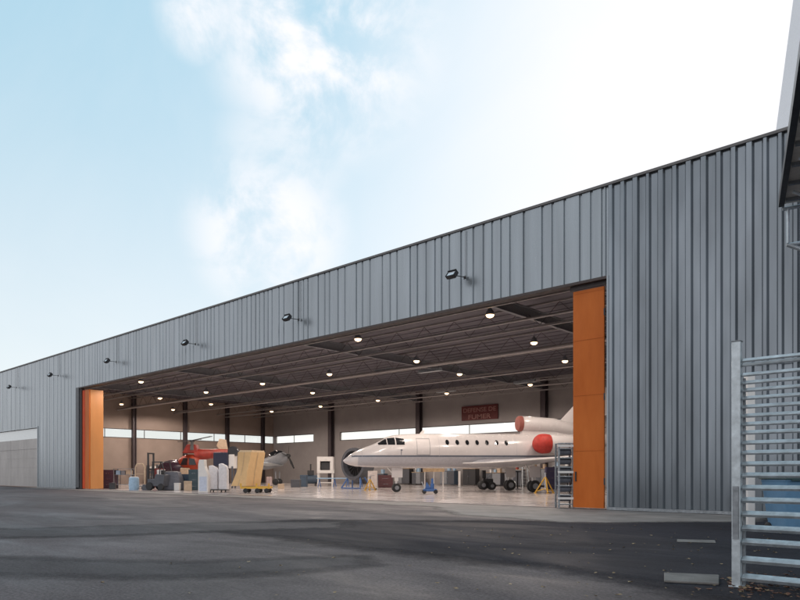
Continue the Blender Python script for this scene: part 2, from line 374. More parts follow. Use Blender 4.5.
# left stack
fl = bpy.data.objects.new('folding_door', None); COL.objects.link(fl); fl.parent = H; fl['label'] = 'orange folding door leaves stacked at the left side of the opening, bright red on the edge'
b = MB(); b.box(OL+.03, YF-.05, .03, OL+.33, YF+.2, OZ-.11); b.build('door_post', M['dark_frame'], fl)
b = MB(); b.box(OL+.36, YF+.02, .05, OL+.80, YF+.12, OZ-.28); b.build('door_leaf', M['orange_red'], fl, bevel=.01)
b = MB(); b.box(OL+.83, YF+.03, .05, OL+1.6, YF+.12, OZ-.28); b.build('door_leaf', M['orange'], fl, bevel=.01)
b = MB(); b.box(OL+1.5, YF+.13, .05, OL+1.6, YF+1.15, OZ-.28); b.build('door_leaf', M['ochre'], fl, bevel=.01)
b = MB(); b.box(OL+1.36, YF+.2, .05, OL+1.44, YF+1.1, OZ-.3); b.build('door_leaf', M['orange'], fl)
# floor track sunk across the opening
b = MB(); b.box(OL, YF+.06, .002, OR, YF+.14, .02); b.build('floor_track', M['steel_dark'], H)

# cable along the right wall
b = MB(); pts = []
for i in range(25):
    x = -5.9 + i*.22; pts.append((x, YF-.2, 4.55 + .25*((i/24-.25)**2)*6 + .02*math.sin(i*2)))
b.path(pts, .022, 6)
tag(b.build('wall_cable', M['galv_d']), 'thin pale cable sagging across the grey cladding above the slatted gate', 'cable')

# ------------------------------------------------------------ floodlights on the lintel
def flood(px, py, label):
    d0 = YF-.75; u = (px-CX)/F; d = d0/(sy_*u+cy_); p = cam(u*d, d, EYE+(HY-py)*d/F)
    t = thing('floodlight', label, 'floodlight', p, 0, 'floodlights over the hangar opening')
    b = MB(); b.path([(.26, .67, -.02), (.26, .5, -.02), (.05, .12, .0)], .022, 8); b.box(.19, .64, -.10, .33, .67, .06)
    b.build('bracket', M['blackp'], t)
    b = MB(); b.bar((.26,.70,.06), (.26,.70,(HR-.1-p.z)/.82), .016, 5); b.build('conduit', M['greyp'], t)
    m = Matrix.Rotation(R(-38), 4, 'X')
    b = MB(); b.box(-.24, -.09, -.17, .24, .09, .17, m)
    for k in range(7): b.box(-.2+k*.065, .09, -.15, -.185+k*.065, .14, .15, m)
    hs = b.build('housing', M['blackp'], t, bevel=.02)
    b = MB(); b.box(-.20, -.10, -.13, .20, -.092, .13, m); b.build('lens', M['lens'], hs)
    b = MB(); b.box(-.27, -.17, .17, .27, .05, .185, m); b.box(-.27, -.12, -.17, -.25, .08, .18, m); b.box(.25, -.12, -.17, .27, .08, .18, m); b.build('visor', M['blackp'], hs); t.scale = (.82,.9,.82)
names = ['rightmost of six', 'second from the right of six', 'third from the right of six', 'third from the left of six', 'second from the left of six', 'leftmost of six']
for (px, py), nm in zip([(452,275), (287,318), (185,343), (107,361), (50,375), (9,387)], names):
    flood(px, py, 'black floodlight bracketed to the grey lintel cladding, ' + nm)

# ------------------------------------------------------------ lit high-bay lamps
lamps = [(490,315,'front'),(358,339,'front'),(141,381.6,'front'),(534,342.6,'middle'),(416.6,361,'middle'),(329.5,374,'middle'),(262.5,383.5,'middle'),(206,392,'middle'),(160,398,'middle'),(121.5,404,'middle'),(565,361,'back'),(459.6,374,'back'),(312.6,392.6,'back'),(211,404,'back'),(173,409.5,'back')]
proto = None; cnt = {'front':0,'middle':0,'back':0}
words = ['first','second','third','fourth','fifth','sixth','seventh']
for (px, py, row) in lamps:
    d = 7.25*F/(HY-py); p = at(px, d, py)
    if p.y < YF+1: p.y = YF+1
    p.x = max(p.x, X0+1.2)
    lab = 'lit round hangar lamp hanging in the %s row under the roof, %s from the right' % (row, words[cnt[row]]); cnt[row] += 1
    if proto is None:
        t = thing('hanging_lamp', lab, 'lamp', p, 0, 'lit lamps under the hangar roof')
        b = MB(); b.lathe([(.0,.20),(.03,.205),(.16,.17),(.26,.09),(.34,.06)], (0,0,0), (0,0,1), 20); b.bar((0,0,.34), (0,0,1.2), .015, 6); b.build('lamp_shade', M['greyp'], t, True)
        b = MB(); b.lathe([(-.12,.07),(-.08,.15),(-.004,.19)], (0,0,0), (0,0,1), 20); b.build('bulb', M['lampglow'], t, True)
        proto = t
    else:
        c = copy_tree(proto); c.location = p; c['label'] = lab
    ld = bpy.data.lights.new('lamp_light', 'SPOT'); ld.spot_size = R(176); ld.spot_blend = .25; ld.energy = 900; ld.color = (1,.85,.74); ld.shadow_soft_size = .2
    lo = bpy.data.objects.new('lamp_light', ld); COL.objects.link(lo); lo.location = (p.x, p.y, p.z-.12)
for i, x in enumerate((-28.5, -37.2, -45.9, -54.6, -63.3)):
    c = copy_tree(proto); c.location = (x, 47.2, 8.55); c['label'] = 'lit round hangar lamp in the farthest row under the roof, %s from the right' % words[i]
    ld = bpy.data.lights.new('lamp_light', 'SPOT'); ld.spot_size = R(176); ld.spot_blend = .25; ld.energy = 600; ld.color = (1,.85,.74); ld.shadow_soft_size = .2
    lo = bpy.data.objects.new('lamp_light', ld); COL.objects.link(lo); lo.location = (x, 47.2, 8.42)
# radiant heaters hung from the roof
for i, (px, py, lab) in enumerate([(430,372,'near the middle of the roof'), (525,383,'above the jet, towards the orange door'), (385,372,'left of the roof middle'), (446,392,'far back, above the jet windows')]):
    d = 7.4*F/(HY-py); p = at(px, d, py)
    if p.y > YB-1: p.y = YB-1
    t = thing('radiant_heater', 'pale box heater hanging from the roof beams, ' + lab, 'heater', p, 0, 'heaters under the hangar roof')
    b = MB(); b.prism([(-1.0,-.22,0),(-1.0,.22,0),(-1.0,.14,.22),(-1.0,-.14,.22)], (2.0,0,0)); b.build('casing', M['galv'], t)
    b = MB(); b.bar((-.8,0,.22), (-.8,0,.95), .01, 4); b.bar((.8,0,.22), (.8,0,.95), .01, 4); b.build('chain', M['steel_dark'], t)

# ------------------------------------------------------------ red sign on the back wall
u = (479.5-CX)/F; d = (YB-.12)/(sy_*u+cy_); c = cam(u*d, d, EYE+(HY-412.6)*d/F)
sw = 32*d/F/ (cy_ + 0*u) * 1.02; sh = 14.5*d/F
t = thing('warning_sign', 'dark red sign with two lines of pale lettering on the back wall above the jet', 'sign', c, 0)
b = MB(); b.box(-sw/2, -.04, -sh/2, sw/2, .04, sh/2); b.build('board', M['sign'], t, bevel=.01)
for txt, zz, sz in (('DEFENSE DE', .10, .62), ('FUMER', -.62, .66)):
    cu = bpy.data.curves.new('lettering', 'FONT'); cu.body = txt; cu.align_x = 'CENTER'; cu.size = sz; cu.extrude = .01; cu.offset = .008
    to = bpy.data.objects.new('lettering_curve', cu); COL.objects.link(to)
    dg = bpy.context.evaluated_depsgraph_get(); me = bpy.data.meshes.new_from_object(to.evaluated_get(dg)); bpy.data.objects.remove(to)
    me.materials.clear(); me.materials.append(M['signtext'])
    w = max(v.co.x for v in me.vertices)-min(v.co.x for v in me.vertices)
    o = bpy.data.objects.new('lettering', me); COL.objects.link(o); o.parent = t; o.location = (0, -.055, zz); o.rotation_euler = (R(90), 0, 0)
    k = (sw*.9 if txt[0] == 'D' else sw*.62)/w; o.scale = (k, 1, 1)

# ------------------------------------------------------------ white jet
JT = R(12)
J = thing('business_jet', 'white three engined business jet with seven oval windows, grey stripe and red engine covers', 'jet', cam(-3.77, 44.0, 0), YAW+JT)
# sections: station, top z, bottom z, half width
SEC = [(0,2.14,2.06,.04),(.12,2.27,1.95,.17),(.4,2.50,1.83,.36),(.81,2.76,1.74,.56),(1.4,3.02,1.70,.76),(1.95,3.22,1.68,.90),(2.35,3.42,1.67,.97),(2.82,3.70,1.66,1.04),(3.3,3.84,1.65,1.10),(3.9,3.92,1.64,1.14),(5,3.97,1.63,1.17),(7,4.0,1.62,1.18),(9,4.02,1.62,1.18),(11,4.04,1.62,1.18),(12.5,4.06,1.70,1.15),(14,4.10,1.95,1.02),(15.5,4.12,2.32,.84),(17,4.10,2.72,.62),(18.3,4.02,3.05,.44),(19.2,3.9,3.22,.30)]
def sec(s):
    for a, b in zip(SEC, SEC[1:]):
        if a[0] <= s <= b[0]:
            t = (s-a[0])/(b[0]-a[0]); return [a[i]+(b[i]-a[i])*t for i in (1,2,3)]
    return list(SEC[-1][1:])
def surf(s, ang, off=0.0):      # ang from the top, positive towards the near side (-y)
    tp, bt, w = sec(s); zc = (tp+bt)/2; h = (tp-bt)/2
    return Vector((s, -(w+off)*math.sin(ang), zc+(h+off)*math.cos(ang)))
def ang_z(s, z):
    tp, bt, w = sec(s); h = (tp-bt)/2; return math.acos(max(-1, min(1, (z-(tp+bt)/2)/h)))
ss = sorted(set([x[0] for x in SEC] + [i*.5 for i in range(1, 38)]))
b = MB(); b.loft([[surf(s, 2*math.pi*i/40) for i in range(40)] for s in ss])
fus = b.build('fuselage', M['cream'], J, True)
def patch(b, s0, s1, zf0, zf1, off=.012, n=8, k=4, side=1):
    rows = []
    for i in range(n+1):
        s = s0+(s1-s0)*i/n; r = []
        for j in range(k+1):
            z0 = zf0(s) if callable(zf0) else zf0; z1 = zf1(s) if callable(zf1) else zf1
            v = surf(s, ang_z(s, z0+(z1-z0)*j/k), off); v.y *= side; r.append(v)
        rows.append(r)
    for p, q in zip(rows, rows[1:]):
        for j in range(k): b.face([p[j], q[j], q[j+1], p[j+1]])
for sd in (1, -1):
    b = MB(); patch(b, .5, 18, lambda s: 2.36+.004*s, lambda s: 2.46+.004*s, .006, 60, 1, sd); b.build('stripe', M['navy'], fus, True)
    b = MB(); patch(b, .9, 17.5, lambda s: sec(s)[1]+.01, lambda s: min(2.355+.004*s, sec(s)[0]-.1), .005, 60, 8, sd); b.build('belly_panel', M['belly'], fus, True)
    for k in range(7):
        s0 = 6.88+.70*k; b = MB(); n = 20
        pts = []
        for i in range(n):
            t = 2*math.pi*i/n; s = s0+.125*math.cos(t); z = 3.36+.175*math.sin(t); v = surf(s, ang_z(s, z), .02); v.y *= sd; pts.append(v)
        b.face(pts); b.build('cabin_window', M['glass_dark'], fus)
    for (a0, a1, c0, c1, e0, e1) in ((2.25,2.78,3.12,3.28,3.36,3.60),(2.84,3.32,3.16,3.60,3.20,3.66),(3.40,3.95,3.18,3.66,3.22,3.56)):
        b = MB(); patch(b, a0, a1, lambda s: c0+(e0-c0)*(s-a0)/(a1-a0) if False else 3.17, lambda s: c1+(e1-c1)*(s-a0)/(a1-a0), .015, 6, 4, sd); b.build('cockpit_window', M['glass_dark'], fus, True)
b = MB()
for (a0, a1, z0, z1) in ((4.76,4.79,2.50,3.62),(5.64,5.67,2.50,3.62),(4.79,5.64,3.59,3.62),(4.79,5.64,2.50,2.53)): patch(b, a0, a1, z0, z1, .008, 3, 5)
b.build('cabin_door', M['greyp'], fus)
for sp in (1.15, 6.3, 11.8, 13.6, 15.2): b = MB(); patch(b, sp, sp+.015, lambda s: sec(s)[1]+.05, lambda s: sec(s)[0]-.03, .008, 1, 14); b.build('panel_line', M['belly'], fus, True)
b = MB(); b.prism([(5.2,-.03,3.96),(5.5,-.03,3.96),(5.55,-.03,4.22),(5.42,-.03,4.22)], (0,.06,0)); b.build('antenna', M['white'], fus)
b = MB(); patch(b, 3.65, 3.78, 2.78, 2.86, .03, 2, 2); b.bar(surf(3.7, ang_z(3.7, 2.8), .04), surf(3.7, ang_z(3.7, 2.5), .04), .018, 6); b.build('pitot_probe', M['navy'], fus)
# wings
def airfoil(c, t, n=8):
    up = []; lo = []
    for i in range(n+1):
        x = i/n; y = 5*t*(.2969*math.sqrt(x)-.126*x-.3516*x*x+.2843*x**3-.1015*x**4)
        up.append((x*c, y*c)); lo.append((x*c, -y*c*.7))
    return up + lo[-2:0:-1]
def wing(parts, name, m, vert=False):
    b = MB(); b.loft([[Vector((x0+x, y, z0+z)) if not vert else Vector((x0+x, z, z0)) for (x, z) in airfoil(c, t)] for (x0, y, z0, c, t) in parts]); return b.build(name, m, J, True)
for sd in (-1, 1):
    w = wing([(8.0, sd*.5, 1.95, 5.3, .11), (9.6, sd*2.2, 2.0, 3.9, .11), (12.3, sd*6.0, 2.22, 2.3, .10), (13.9, sd*9.0, 2.42, 1.3, .09)], 'wing', M['belly'])
    b = MB(); b.path([(8.02, sd*.9, 1.97), (9.58, sd*2.2, 2.0), (12.28, sd*6.0, 2.22), (13.88, sd*9.0, 2.42)], .045, 6); b.build('leading_edge', M['white'], w, True)
    wing([(17.4, sd*.1, 5.45, 2.2, .09), (19.1, sd*3.3, 5.3, 1.1, .09)], 'tailplane', M['cream'])
b = MB(); b.loft([[Vector((x0+x, z, z0)) for (x, z) in airfoil(c, t)] for (x0, z0, c, t) in ((15.1, 4.6, 4.2, .09),(15.9, 5.4, 3.6, .09),(18.0, 7.55, 2.0, .09))]); b.build('tail_fin', M['cream'], J, True)
# centre intake duct
b = MB(); b.loft([[Vector((s, r*math.cos(2*math.pi*i/24), z+r*1.0*math.sin(2*math.pi*i/24))) for i in range(24)] for (s, z, r) in ((12.35,4.78,.44),(12.5,4.78,.52),(13.2,4.77,.53),(15,4.72,.50),(16.4,4.45,.46),(18,4.0,.46),(19.3,3.75,.42))])
b.box(12.6, -.2, 3.95, 16.5, .2, 4.5)
dct = b.build('intake_duct', M['cream'], J, True)
b = MB(); b.lathe([(-.12,.30),(-.08,.48),(.0,.54),(.22,.55)], (12.4,0,4.78), (1,0,0), 24); b.build('intake_cover', mat('dull_red_fabric', (.24,.07,.055), .7, bump=.2, bscale=9), dct, True)
for sd in (-1, 1):
    y = sd*1.75
    b = MB(); b.lathe([(0,.46),(.15,.57),(.8,.62),(1.8,.60),(2.8,.48),(3.3,.38)], (13.35,y,3.3), (1,0,0.0), 28); b.box(13.9, min(y, 0.6*sd), 3.2, 15.6, max(y, .6*sd), 3.42)
    nc = b.build('engine_nacelle', M['cream'], J, True)
    b = MB(); b.lathe([(-.55,.08),(-.50,.28),(-.36,.48),(-.16,.62),(.1,.68),(.4,.67),(.6,.64)], (13.3,y,3.3), (1,0,0), 28); b.build('intake_cover', M['red'], nc, True)
    b = MB(); b.lathe([(0,.37),(.3,.33),(.35,.2)], (16.66,y,3.3), (1,0,0), 20); b.build('exhaust_pipe', M['dkgrey'], nc, True)
def gear(name, s, y, z0, wr, wd, gap):
    b = MB(); b.bar((s,y,wr), (s,y,z0), .075, 10); b.bar((s,y,1.0), (s-.7,y,z0), .045, 8); b.bar((s,y-gap,wr), (s,y+gap,wr), .04, 8); b.box(s-.12,y-.1,.75,s+.12,y+.1,1.0)
    g_ = b.build(name, M['white'], J, True)
    b = MB(); b.box(s-.35, y-.16, 1.0, s+.4, y-.14, 1.75); b.build('gear_door', M['cream'], g_)
    for k in (-1, 1):
        b = MB(); yy = y+k*gap
        b.lathe([(-wd/2,wr*.55),(-wd/2,wr*.9),(-wd*.3,wr),(wd*.3,wr),(wd/2,wr*.9),(wd/2,wr*.55)], (s,yy,wr+.012), (0,1,0), 24)
        tw = b.build('wheel', M['black'], g_, True)
        b = MB(); b.lathe([(-wd/2-.01,wr*.2),(-wd/2-.006,wr*.5),(wd/2+.006,wr*.5),(wd/2+.01,wr*.2)], (s,yy,wr+.012), (0,1,0), 16); b.build('rim', M['greyp'], tw, True)
gear('nose_gear', 3.6, 0, 1.75, .29, .16, .14)
gear('main_gear', 12.6, -2.2, 2.0, .40, .24, .19)
gear('main_gear', 12.6, 2.2, 2.0, .40, .24, .19)

# ------------------------------------------------------------ equipment builders (local x = right, y = away)
def place(px, py, rz=0): p = gp(px, py, .014); return p, YAW+R(rz), EYE*F/(py-HY)
def jack(px, py, h, m, label, w=.8):
    p, rz, d = place(px, py, 10); t = thing('tripod_jack', label, 'jack', p, rz, 'aircraft jacks')
    b = MB(); b.bar((0,0,.25), (0,0,h), .06, 10); b.lathe([(h,.1),(h+.05,.1)], (0,0,0)); b.build('ram', M['metal'], t, True)
    for k in range(3):
        a = R(120*k+20); x, y = math.cos(a)*w*.55, math.sin(a)*w*.55
        b = MB(); b.bar((x,y,.06), (0,0,h*.85), .045, 8); b.bar((x,y,.1), (0,0,.3), .03, 8); b.lathe([(0,.09),(.05,.09)], (x,y,0)); b.build('leg', m, t)
jack(545.5, 493.5, 1.25, M['yellow'], 'yellow tripod aircraft jack beside the main wheels, near the orange door', 1.2)
jack(370, 490.5, 1.0, M['yellow'], 'yellow tripod jack standing under the nose of the white jet', .8)

def cabinet(name, label, px, py, w, h, dp, m, rows=4, top=None, cat='cabinet', rz=0, wheels=False, group=None, fm=None):
    p, r, d = place(px, py, rz); t = thing(name, label, cat, p, r, group)
    z0 = .12 if wheels else .0
    b = MB(); b.box(-w/2, 0, z0, w/2, dp, h); b.build('body', m, t, bevel=.02)
    for k in range(rows):
        a = z0+.05+(h-z0-.1)*k/rows; c = z0+.02+(h-z0-.1)*(k+1)/rows
        b = MB(); b.box(-w/2+.04, -.02, a, w/2-.04, -.002, c); dr = b.build('drawer', fm or m, t, bevel=.005)
        b = MB(); b.bar((-w*.2,-.045,(a+c)/2+.02), (w*.2,-.045,(a+c)/2+.02), .012, 6); b.build('handle', M['metal'], dr)
    if top: b = MB(); b.box(-w/2-.04, -.05, h, w/2+.04, dp+.02, h+.05); b.build('worktop', top, t)
    if wheels:
        for x in (-w/2+.1, w/2-.1):
            for y in (.08, dp-.1): b = MB(); b.lathe([(-.03,.06),(.03,.06)], (x,y,.062), (1,0,0), 12); b.build('wheel', M['black'], t)
    return t
def rack(name, label, px, py, w, h, dp, m, shelves, stuff=True, cat='rack', rz=0, group=None, seed=1):
    rnd = random.Random(seed); p, r, d = place(px, py, rz); t = thing(name, label, cat, p, r, group)
    b = MB()
    for x in (-w/2, w/2):
        for y in (0, dp): b.box(x-.03, y-.03, 0, x+.03, y+.03, h)
    b.build('frame', m, t)
    zs = [h*(k+.35)/shelves for k in range(shelves)] + [h-.03]
    for z in zs: b = MB(); b.box(-w/2+.03, .0, z, w/2-.03, dp, z+.04); b.build('shelf', m, t)
    return t, zs
def crates_on(t, zs, w, dp, mats, seed, hmax=.35):
    rnd = random.Random(seed); Mx = Matrix.Translation(t.location) @ Matrix.Rotation(t.rotation_euler.z, 4, 'Z')
    return Mx

# metal shelving tower beside the right orange door
t, zs = rack('shelving_tower', 'tall grey metal storage rack with pale rails, left of the right orange door', 566, 508.5, .52, 2.38, .5, M['galv_d'], 7, rz=0)
for k in range(6):
    z = .20+.34*k
    b = MB(); b.lathe([(-.24,.08),(-.22,.12),(.22,.12),(.24,.08)], (0,.24,z+.16), (1,0,0), 14); b.build('roll', M['slate'], t, True)
for z in (.36, 1.32, 2.28):
    b = MB(); b.box(-.31, -.06, z-.04, .31, -.035, z+.04); b.build('rail', M['white'], t)

# ---- far left group inside the door
cabinet('tool_cabinet', 'dark purple tool cabinet just inside the left orange door', 108, 488.6, 1.0, 1.55, .7, mat('plum_paint', (.075,.04,.06), .5), 3)
t, zs = rack('workbench', 'pale steel workbench with open lower shelf near the left orange door', 122.5, 488.6, 1.45, 1.65, .8, M['galv_d'], 2, cat='workbench')
for k in range(3): b = MB(); b.box(-.6+k*.42, .1, zs[1]+.04, -.25+k*.42, .6, zs[1]+.38); b.build('bin', [M['ltblue'], M['greyp'], M['tan']][k], t)
# hoop cart with drum
p, r, d = place(138, 489.5); t = thing('hand_cart', 'tan hand cart with a tall hooped handle beside the blue drum', 'cart', p, r)
b = MB(); b.path([(-.28,.2,.3),(-.28,.2,1.75),(-.15,.2,2.0),(.30,.2,2.0),(.45,.2,1.75),(.45,.2,.3)], .055, 8); b.bar((-.28,.2,1.2), (.45,.2,1.2), .04); b.build('handle', M['tan'], t, True)
b = MB(); b.box(-.35,-.25,.22,.5,.5,.29); b.build('deck', M['greyp'], t)
for x in (-.25,.4): b = MB(); b.lathe([(-.04,.11),(.04,.11)], (x,-.15,.11), (1,0,0), 14); b.build('wheel', M['black'], t)
p, r, d = place(134, 490.2); t = thing('drum', 'pale blue plastic drum standing in front of the tan hooped cart', 'drum', p, r)
b = MB(); b.lathe([(0,.33),(.06,.36),(.5,.37),(.9,.36),(.96,.30)], (0,0,.0), (0,0,1), 20); b.build('body', M['ltblue'], t, True)
b = MB(); b.lathe([(.96,.3),(1.0,.31),(1.02,.2)], (0,0,0), (0,0,1), 20); b.build('lid', M['white'], t, True)
# forklift
p, r, d = place(153, 490.6, -18); t = thing('forklift', 'dark forklift truck with raised mast behind the pale blue drum', 'forklift', p, r)
b = MB(); b.prism([(-.5,0,.3),(.9,0,.3),(1.0,0,1.15),(.2,0,1.2),(.1,0,.85),(-.5,0,.85)], (0,1.1,0)); b.build('body', M['dkgrey'], t, bevel=.04)
b = MB()
for y in (.1,1.0): b.path([(-.25,y,.85),(-.1,y,2.1),(.7,y,2.1),(.95,y,1.15)], .04)
b.box(-.15,.05,2.08,.75,1.05,2.13); b.build('cab_guard', M['blackp'], t)
b = MB(); b.box(-.68,.2,.1,-.58,.3,2.75); b.box(-.68,.8,.1,-.58,.9,2.75); b.box(-.68,.2,2.7,-.58,.9,2.8); b.box(-.68,.2,1.5,-.6,.9,1.6); b.build('mast', M['blackp'], t)
b = MB(); b.box(-1.6,.28,.12,-.68,.36,.16); b.box(-1.6,.74,.12,-.68,.82,.16); b.build('fork', M['steel_dark'], t)
for (x, rr) in ((-.3,.3),(.7,.25)):
    for y in (.0,1.1): b = MB(); b.lathe([(-.1,rr*.9),(-.07,rr),(.07,rr),(.1,rr*.9)], (x,y,rr), (0,1,0), 18); b.build('wheel', M['black'], t, True)
b = MB(); b.box(.0,.35,.86,.5,.75,.98); b.box(.42,.35,.98,.52,.75,1.5); b.build('seat', M['blackp'], t)
# slate covered machine & containers
p, r, d = place(168.5, 490.5); t = thing('covered_machine', 'slate grey tarpaulin covered machine in front of the red helicopter', 'machine', p, r)
b = MB(); b.loft([[Vector((x*k, y*k+.6, z)) for (x, y) in ((-.75,-.55),(-.3,-.62),(.5,-.6),(.8,-.5),(.8,.5),(-.75,.5))] for (z, k) in ((.05,1),(.5,.97),(1.0,.9),(1.35,.75),(1.42,.4))]); b.build('cover', M['slate'], t)
b = MB(); b.box(-.7,.1,0,.7,1.1,.05); b.build('base', M['blackp'], t)
cabinet('tool_trolley', 'small white topped trolley between the forklift and the covered machine', 160, 489.5, .5, 1.55, .5, M['white'], 2, wheels=True)
cabinet('parts_cabinet', 'low dark cabinet under the red helicopter, right of the covered machine', 182.5, 490, 1.1, 1.2, .7, M['bluegrey'], 2)
cabinet('parts_cabinet', 'dark teal cabinet directly left of the tall white locker', 194, 490.3, .85, 1.55, .7, mat('teal_paint', (.04,.07,.085), .5), 3)
cabinet('red_tool_chest', 'wine red tool chest behind the white topped trolley', 157.5, 487.4, .9, 1.7, .6, mat('dull_red_paint', (.16,.03,.03), .45), 4, cat='tool chest')
for (px, py, w_, h_, mk, lab) in ((112,489.5,.45,.5,'blackp','small black case on the floor beside the purple tool cabinet'),(145,490.5,.5,.42,'dkgrey','low dark case on the floor between the drum and the forklift'),(176.5,490.6,.4,.55,'white','small white canister on the floor right of the covered machine'),(187.5,491,.5,.7,'tan','tan parcel on the floor left of the teal cabinet'),(281,489,.5,.4,'tan','low tan crate on the floor right of the yellow dolly'),(295,487.5,.8,.7,'dkgrey','dark crate on the floor under the propeller aircraft'),(303,487,.6,1.1,'bluegrey','upright dark crate left of the compressor')):
    p, r, d = place(px, py, random.uniform(-20,20)); t = thing('storage_case', lab, 'case', p, r)
    b = MB(); b.box(-w_/2,0,0,w_/2,w_*.7,h_*.82); b.build('body', M[mk], t, bevel=.02); b = MB(); b.box(-w_/2-.01,-.01,h_*.83,w_/2+.01,w_*.7+.01,h_); b.build('lid', M[mk], t, bevel=.02)
# tall white locker and white cowlings
p, r, d = place(203, 492.8); t = thing('white_locker', 'tall narrow white locker with a stepped top, left of the white cowlings', 'locker', p, r)
k = d/F
b = MB(); b.prism([(-5*k,0,0),(5*k,0,0),(5*k,0,17*k),(1.5*k,0,26*k),(1*k,0,33*k),(-4*k,0,33*k),(-5*k,0,28*k)], (0,.6,0)); bb = b.build('body', M['white'], t, bevel=.03)
b = MB(); b.box(-3.6*k,-.015,.1,3.6*k,-.003,16*k); b.build('door', mat('pale_blue_door', (.50,.55,.66), .4), t)
p, r, d = place(217.5, 492.4); t = thing('cowling_trolley', 'pair of tall pale curved cowlings on a black wheeled base left of the cardboard box', 'trolley', p, r)
k = d/F
for x0, hh in ((-9, 27), (1, 29)):
    b = MB(); b.prism([((x0)*k,0,.18),((x0+8.6)*k,0,.18),((x0+8.6)*k,0,hh*.75*k),((x0+7.6)*k,0,hh*.9*k),((x0+2.6)*k,0,hh*k),((x0)*k,0,hh*.97*k)], (0,.5,0)); b.build('cowling', mat('pale_lilac_paint', (.74,.74,.78), .4), t, bevel=.04)
b = MB(); b.box(-9*k,-.05,.12,10*k,.6,.17); b.build('base', M['blackp'], t)
for x in (-7*k,-4*k,4*k,8*k): b = MB(); b.lathe([(-.03,.06),(.03,.06)], (x,.0,.062), (1,0,0), 12); b.build('wheel', M['black'], t)
# dark blue machine behind
p, r, d = place(222, 488.5); t = thing('ground_power_unit', 'dark navy machine behind the pale cowlings with a white side panel', 'machine', p, r)
k = d/F
b = MB(); b.box(-9*k,0,22*k,6*k,1.2,36*k); b.build('body', mat('navy_paint', (.018,.022,.05), .45), t, bevel=.08)
b = MB(); b.box(6*k,.1,20*k,12*k,1.1,34*k); b.build('side_panel', M['white'], t, bevel=.05)
b = MB(); b.lathe([(0,5*k),(.4,5.5*k),(.5,3*k)], (10*k,.2,37*k), (0,1,0), 18); b.bar((10*k,.6,32*k),(10*k,.6,40*k),.06); b.build('fan', M['blackp'], t, True)
b = MB()
for x in (-8*k,10*k):
    for y in (.1,1.1): b.box(x-.06,y-.06,0,x+.06,y+.06,22*k)
b.build('stand', M['dkgrey'], t)

# ---- red helicopter
p, r, d = place(186, 487.0); t = thing('helicopter', 'red and orange helicopter with black rotor blades parked behind the white locker', 'helicopter', p, r)
k = d/F
def E(cx, cz, rx, rz, ry, n=10, m=16):
    return [[Vector((cx+rx*math.cos(math.pi*i/n), ry*math.sin(math.pi*i/n)*math.cos(2*math.pi*j/m)+1.5, cz+rz*math.sin(math.pi*i/n)*math.sin(2*math.pi*j/m))) for j in range(m)] for i in range(n+1)]
def ell(b, cx, cz, rx, rz, ry):
    rr = E(cx, cz, rx, rz, ry); rr = [[v.copy() if 0 < i < 10 else v+Vector((0,.001*math.cos(j),.001*math.sin(j))) for j, v in enumerate(q)] for i, q in enumerate(rr)]; b.loft(rr)
b = MB(); ell(b, 0*k, 24*k, 14*k, 9*k, .9); body = b.build('cabin', M['redorange'], t, True)
b = MB(); b.prism([(-8*k,.62,22*k),(-1*k,.56,22*k),(-1*k,.60,29*k),(-5*k,.66,29*k)], (0,.1,0)); b.prism([(1*k,.56,22*k),(8*k,.62,22*k),(6*k,.68,28*k),(1*k,.60,29*k)], (0,.1,0)); b.build('side_window', M['glass_dark'], body)
b = MB(); ell(b, -16*k, 19*k, 18*k, 8.5*k, .8); b.build('nose_glazing', mat('plum_glass', (.045,.022,.035), .25), body, True)
b = MB(); b.prism([(-8*k,1.0,34*k),(9*k,1.0,34*k),(6*k,1.0,43*k),(-3*k,1.0,43*k)], (0,1.0,0)); b.build('engine_cowl', M['redp'], t, bevel=.1)
b = MB(); b.bar((5*k,1.5,32*k), (38*k,1.5,35*k), 6.5*k, 14, 3.4*k); b.build('tail_boom', M['redp'], t, True)
b = MB(); b.prism([(30*k,1.45,36*k),(38*k,1.45,36*k),(36*k,1.45,48*k),(29*k,1.45,49*k),(26*k,1.45,42*k)], (0,.12,0)); b.build('tail_fin', M['tan'], t, bevel=.04)
b = MB(); b.bar((1*k,1.5,42*k), (1*k,1.5,47*k), .12, 10); b.lathe([(0,.25),(.15,.25)], (1*k,1.5,46*k)); b.build('rotor_mast', M['blackp'], t, True)
for (x, y, z) in ((24*k,.4,50.5*k),(4*k,3.2,49*k),(-16*k,2.4,46*k),(12*k,-1.8,36*k)):
    b = MB(); v = Vector((x-1*k, y-1.5, z-47*k)); a = Vector((1*k,1.5,47*k)); pr = Vector((-v.y, v.x, 0)).normalized()*.13
    b.prism([a-pr, a+pr, a+v+pr*1.2, a+v-pr*1.2], (0,0,.04)); b.build('rotor_blade', M['blackp'], t)
b = MB()
for y in (.8,2.2):
    b.path([(-12*k,y,.05),(14*k,y,.05)], .06); b.bar((-6*k,y,.05), (-4*k,1.5,16*k), .05); b.bar((8*k,y,.05), (5*k,1.5,16*k), .05)
b.build('skid', M['greyp'], t)
b = MB(); b.box(-7*k,.3,8*k,1*k,1.2,19*k); b.build('lower_panel', M['tan'], t, bevel=.05)

